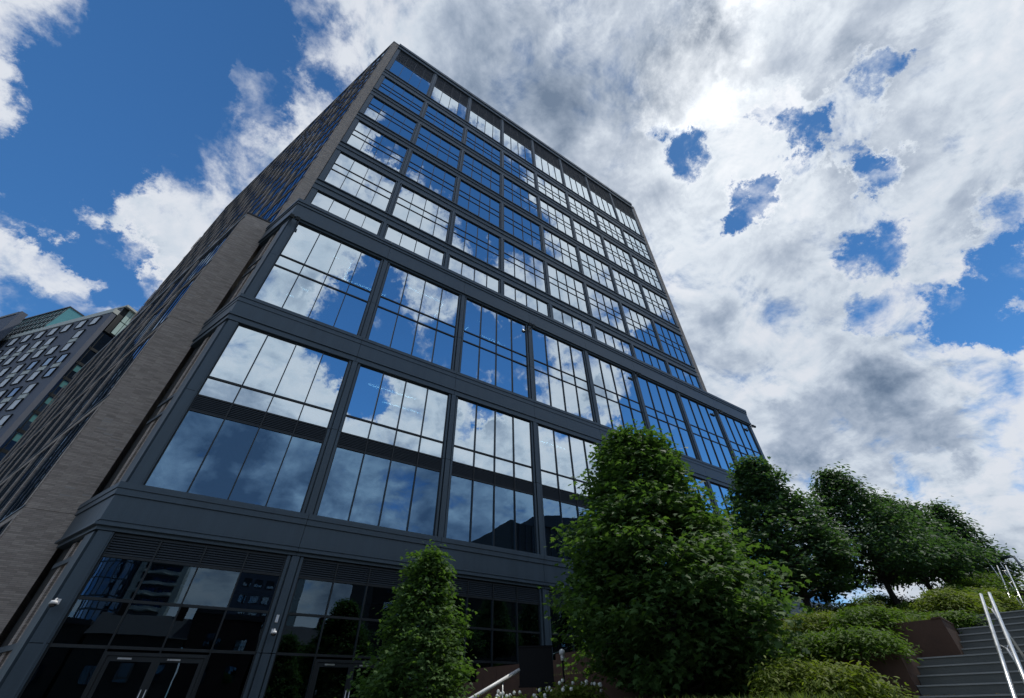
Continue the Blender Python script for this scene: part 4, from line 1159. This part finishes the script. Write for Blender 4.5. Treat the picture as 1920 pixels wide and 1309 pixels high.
shrub('flowering_plant', 'white flowered plants at the feet of the large maple near the yellow shrubs', at(58.0, 11.5, .3), .9, .4, .22, 130, 8, .11, LEAF_O, M_SHRUBY, 303, 16)
shrub('flowering_plant', 'low flowering plants left of the black sign below the white handrail', at(32.6, 10.6, -.06), .9, .5, .24, 170, 8, .10, LEAF_O, M_SHRUBY, 305, 18)
put('planter_soil', MB().prism([at(27, 10.2, 0)[:2], at(45, 8.5, 0)[:2], sp_(-4.45, 6), to_y(-4.45, -10)], GZ, -.1).mesh('planter_soil', M_SOIL), kind='structure')

M_DRY = leaf_mat('dry_leaves', (0.10, 0.07, 0.03), (0.22, 0.15, 0.06))
gg = np.random.default_rng(8); aa = gg.uniform(0, 6.28, len(LIT))
V, L_, C_ = leaves(LIT, np.stack([np.cos(aa), np.sin(aa), np.full(len(LIT), .1)], 1), np.tile(np.array([[0.1, 0.1, 1.0]]), (len(LIT), 1)), gg.uniform(.05, .09, len(LIT)), LEAF_O)
put('leaf_litter', np_mesh('leaf_litter', V, L_, C_, [M_DRY]), None, None, kind='stuff', label='dry fallen leaves scattered on the stone steps', cat='leaves')

# grass and ground cover over the terraces: nobody could count it
g = np.random.default_rng(5)
Vs, Ls, Cs, off = [], [], [], 0
GP = []
for i, (s0, s1, z) in enumerate(TER):
    s1 = min(s1, 30); n = int((s1 - s0) * 2300 * (1.0 if i < 5 else .6))
    s = g.uniform(s0, s1, n); l = latl(s0) + .2 + g.beta(1, 2.4, n) * 11.5
    GP.append(np.stack([S0.x + su.x * s + sv.x * l, S0.y + su.y * s + sv.y * l, np.full(n, z - .08)], 1))
GP = np.concatenate(GP); n = len(GP)
a = g.uniform(0, 6.28, n)
D_ = np.stack([np.cos(a) * .75, np.sin(a) * .75, g.uniform(.5, 1.5, n)], 1); N_ = np.stack([np.cos(a), np.sin(a), np.zeros(n)], 1) * -1 + np.array([0, 0, .6])
V, L_, C_ = leaves(GP, D_, N_, g.uniform(.10, .26, n), BLADE * np.array([1, 1.2, 1]))
put('grass', np_mesh('grass', V, L_, C_, [M_GRASS]), None, None, kind='stuff', label='tufts of long grass covering the hillside beds', cat='grass')

# ------------------------------------------------------------------ handrails, lamps, sign, cameras
M_WHITE = plain('white_enamel', (0.72, 0.72, 0.70), 0.4, 0.05)
M_BLACK = plain('black_paint', (0.006, 0.006, 0.007), 0.75, 0.1, 3, 0.0, 0.2)
M_LENS = plain('smoked_dome', (0.02, 0.02, 0.022), 0.1, 0.0, 1, 0.0, 0.8)
def rail_pair(name, label, A0, A1, B0, B1, zdrop, nb):
    r = empty(name, ((A0[0] + A1[0]) / 2, (A0[1] + A1[1]) / 2, min(A0[2], A1[2]) - zdrop), label, 'handrail')
    for P0_, P1_ in ((A0, A1), (B0, B1)):
        MB().tube([P0_, P1_], .026, 10).build('rail', M_STEEL, r, smooth=True)
    for k in range(nb):
        f = (k + .12) / (nb - .5)
        if f > 1: f = .98
        a = Vector(A0).lerp(Vector(A1), f); b2 = Vector(B0).lerp(Vector(B1), f); m = (a + b2) / 2
        MB().tube([(m.x, m.y, m.z - zdrop - .12), (m.x, m.y, m.z - .07)], .022, 8).build('post', M_STEEL, r, smooth=True)
        MB().tube([tuple(a + Vector((0, 0, -.01))), (m.x, m.y, m.z - .08), tuple(b2 + Vector((0, 0, -.01)))], .010, 6).build('bracket', M_STEEL, r, smooth=True)
    return r
rail_pair('handrail', 'bright twin steel handrail down the middle of the lower stairs', (9.6, -20.45, -.83), (17.01, -19.30, 1.65), (9.6, -20.62, -.82), (16.99, -19.44, 1.65), .78, 4)
q0 = at(79.1, 25.0, 2.33); q1 = at(79.95, 33.5, 5.15); q2 = at(79.75, 25.0, 2.33); q3 = at(80.45, 33.5, 5.1)
r2 = rail_pair('handrail', 'upper pair of steel handrails near the lamp posts at the stair top', q0, q1, q2, q3, .8, 4)
MB().tube([q0, q2], .022, 8).build('end_bar', M_STEEL, r2, smooth=True)
# white handrail in front of the lobby
hr = empty('handrail', at(31, 11.8, GZ), 'single white handrail rising to the right behind the small maple', 'handrail')
A0 = at(24.5, 11.2, -.17); A1 = at(33.9, 12.0, .713)
MB().tube([A0, A1], .040, 10).build('rail', M_WHITE, hr, smooth=True)
for f in (.12, .78):
    p = Vector(A0).lerp(Vector(A1), f)
    MB().tube([(p.x, p.y, GZ + .004), (p.x, p.y, p.z - .03)], .02, 8).build('post', M_STEEL, hr, smooth=True)
# black sign seen from behind
M = T(*at(35.7, 12.0, 0), R(-35.7))
sg = empty('sign', at(35.7, 12.0, GZ), 'black board sign on a thick black post before the lobby', 'sign')
MB().box(-.40, .38, -.05, .05, .42, 1.12).build('sign_board', M_BLACK, sg, M)
for z_ in (1.121, .389): MB().box(-.42, .40, -.065, .065, z_, z_ + .03).build('sign_trim', M_BLACK, sg, M)
MB().box(-.01, .24, -.049, .049, GZ, .385).build('post', M_BLACK, sg, M)
# round white lamp among the plants
lm_ = empty('globe_lamp', at(38.6, 12.6, -.1), 'small round white lamp poking out of the plants right of the sign', 'lamp')
lx = at(38.6, 12.6, 0)
MB().sphere((lx[0], lx[1], 1.06), .075, 14, 8).build('globe', M_WHITE, lm_, smooth=True)
MB().tube([(lx[0], lx[1], .90), (lx[0], lx[1], 1.0)], .045, 10).build('collar', M_WHITE, lm_, smooth=True)
MB().tube([(lx[0], lx[1], -.1), (lx[0], lx[1], .9)], .022, 8).build('pole', M_BLACK, lm_, smooth=True)
# lamp posts at the top of the stairs
def lamp_post(az, D, h, arm, label):
    x, y, _ = at(az, D, 0); zb = 3.62
    e0 = empty('lamp_post', (x, y, zb), label, 'lamp post')
    MB().tube([(x, y, zb), (x, y, zb + h)], [.075, .05], 10).build('pole', M_METAL, e0, smooth=True)
    MB().tube([(x, y, zb + h - .05), (x + arm * .5, y + arm * .8, zb + h + .03)], .035, 8).build('arm', M_METAL, e0, smooth=True)
    MB().box(-.35, .35, -.13, .13, -.05, .05).build('lamp_head', M_METAL, e0, T(x + arm * .6, y + arm * .95, zb + h + .03, R(58)))
lamp_post(81.3, 37.0, 2.4, .5, 'dark lamp post with a short arm at the right edge above the stairs')
lamp_post(80.0, 46.0, 3.0, .3, 'thin lamp post behind the last maple at the stair top')
for i, (az, D) in enumerate(((79.6, 36.0), (80.25, 36.5))):
    x, y, _ = at(az, D, 0)
    e0 = empty('flagpole', (x, y, 3.62), ['left of the two thin bare poles on the crest', 'right of the two thin bare poles on the crest'][i], 'pole')
    MB().tube([(x, y, 3.62), (x, y, 5.9)], [.035, .02], 8).build('pole', M_STEEL, e0, smooth=True)
    MB().sphere((x, y, 5.93), .04, 8, 6).build('finial', M_STEEL, e0, smooth=True)
# security cameras and lights on the facade
def wall_camera(x, y, z, label, rz=0.0, s=1.0):
    e0 = empty('security_camera', (x, y, z), label, 'security camera')
    M = T(x, y, z, rz)
    MB().box(-.07 * s, .07 * s, -.03 * s, .0, -.07 * s, .07 * s).build('base_plate', M_WHITE, e0, M)
    MB().tube([(0, -.03 * s, 0), (0, -.22 * s, .04 * s), (0, -.30 * s, -.02 * s)], .022 * s, 8).build('bracket', M_WHITE, e0, M, smooth=True)
    MB().tube([(0, -.30 * s, -.02 * s), (0, -.30 * s, -.10 * s)], [.07 * s, .10 * s], 14).build('housing', M_WHITE, e0, M, smooth=True)
    MB().sphere((0, -.30 * s, -.10 * s), .085 * s, 14, 8).build('dome', M_LENS, e0, M, smooth=True)
wall_camera(-.42, -.13, 3.02, 'white dome camera on the corner post beside the brick strips', 0.0, 1.2)
wall_camera(6.55, -.165, 2.55, 'small dome camera on the first pilaster right of the lobby doors', 0.0, 1.1)
bx_ = empty('wall_light', (6.55, -.165, 2.98), 'slim white wall light above the small dome camera', 'wall light')
MB().box(-.05, .05, -.05, 0, -.13, .13).build('housing', M_WHITE, bx_, T(6.55, -.165, 2.98)); MB().box(-.03, .03, -.055, -.051, -.11, .11).build('cover', M_BLIND, bx_, T(6.55, -.165, 2.98))
def floodlight(x, z, label):
    e0 = empty('floodlight', (x, -.17, z), label, 'floodlight')
    for s in (-.2, .2):
        MB().tube([(x + s, -.10, z), (x + s, -.42, z - .02)], .03, 6).build('bracket', M_DARK, e0)
        MB().box(-.13, .13, -.12, .12, -.12, .12).build('lamp_head', M_DARK, e0, T(x + s, -.52, z - .05) @ Matrix.Rotation(R(25), 4, 'X'))
for x, lb_ in ((-.28, 'twin floodlight under the podium parapet at the left corner'), (3 * PITCH - .345, 'twin floodlight at the third podium pilaster top'), (5 * PITCH - .345, 'twin floodlight at the fifth podium pilaster top'),
            (7 * PITCH - .345, 'twin floodlight at the seventh podium pilaster top'), (XR + .25, 'twin floodlight under the right end of the podium parapet')):
    floodlight(x, 26.8, lb_)
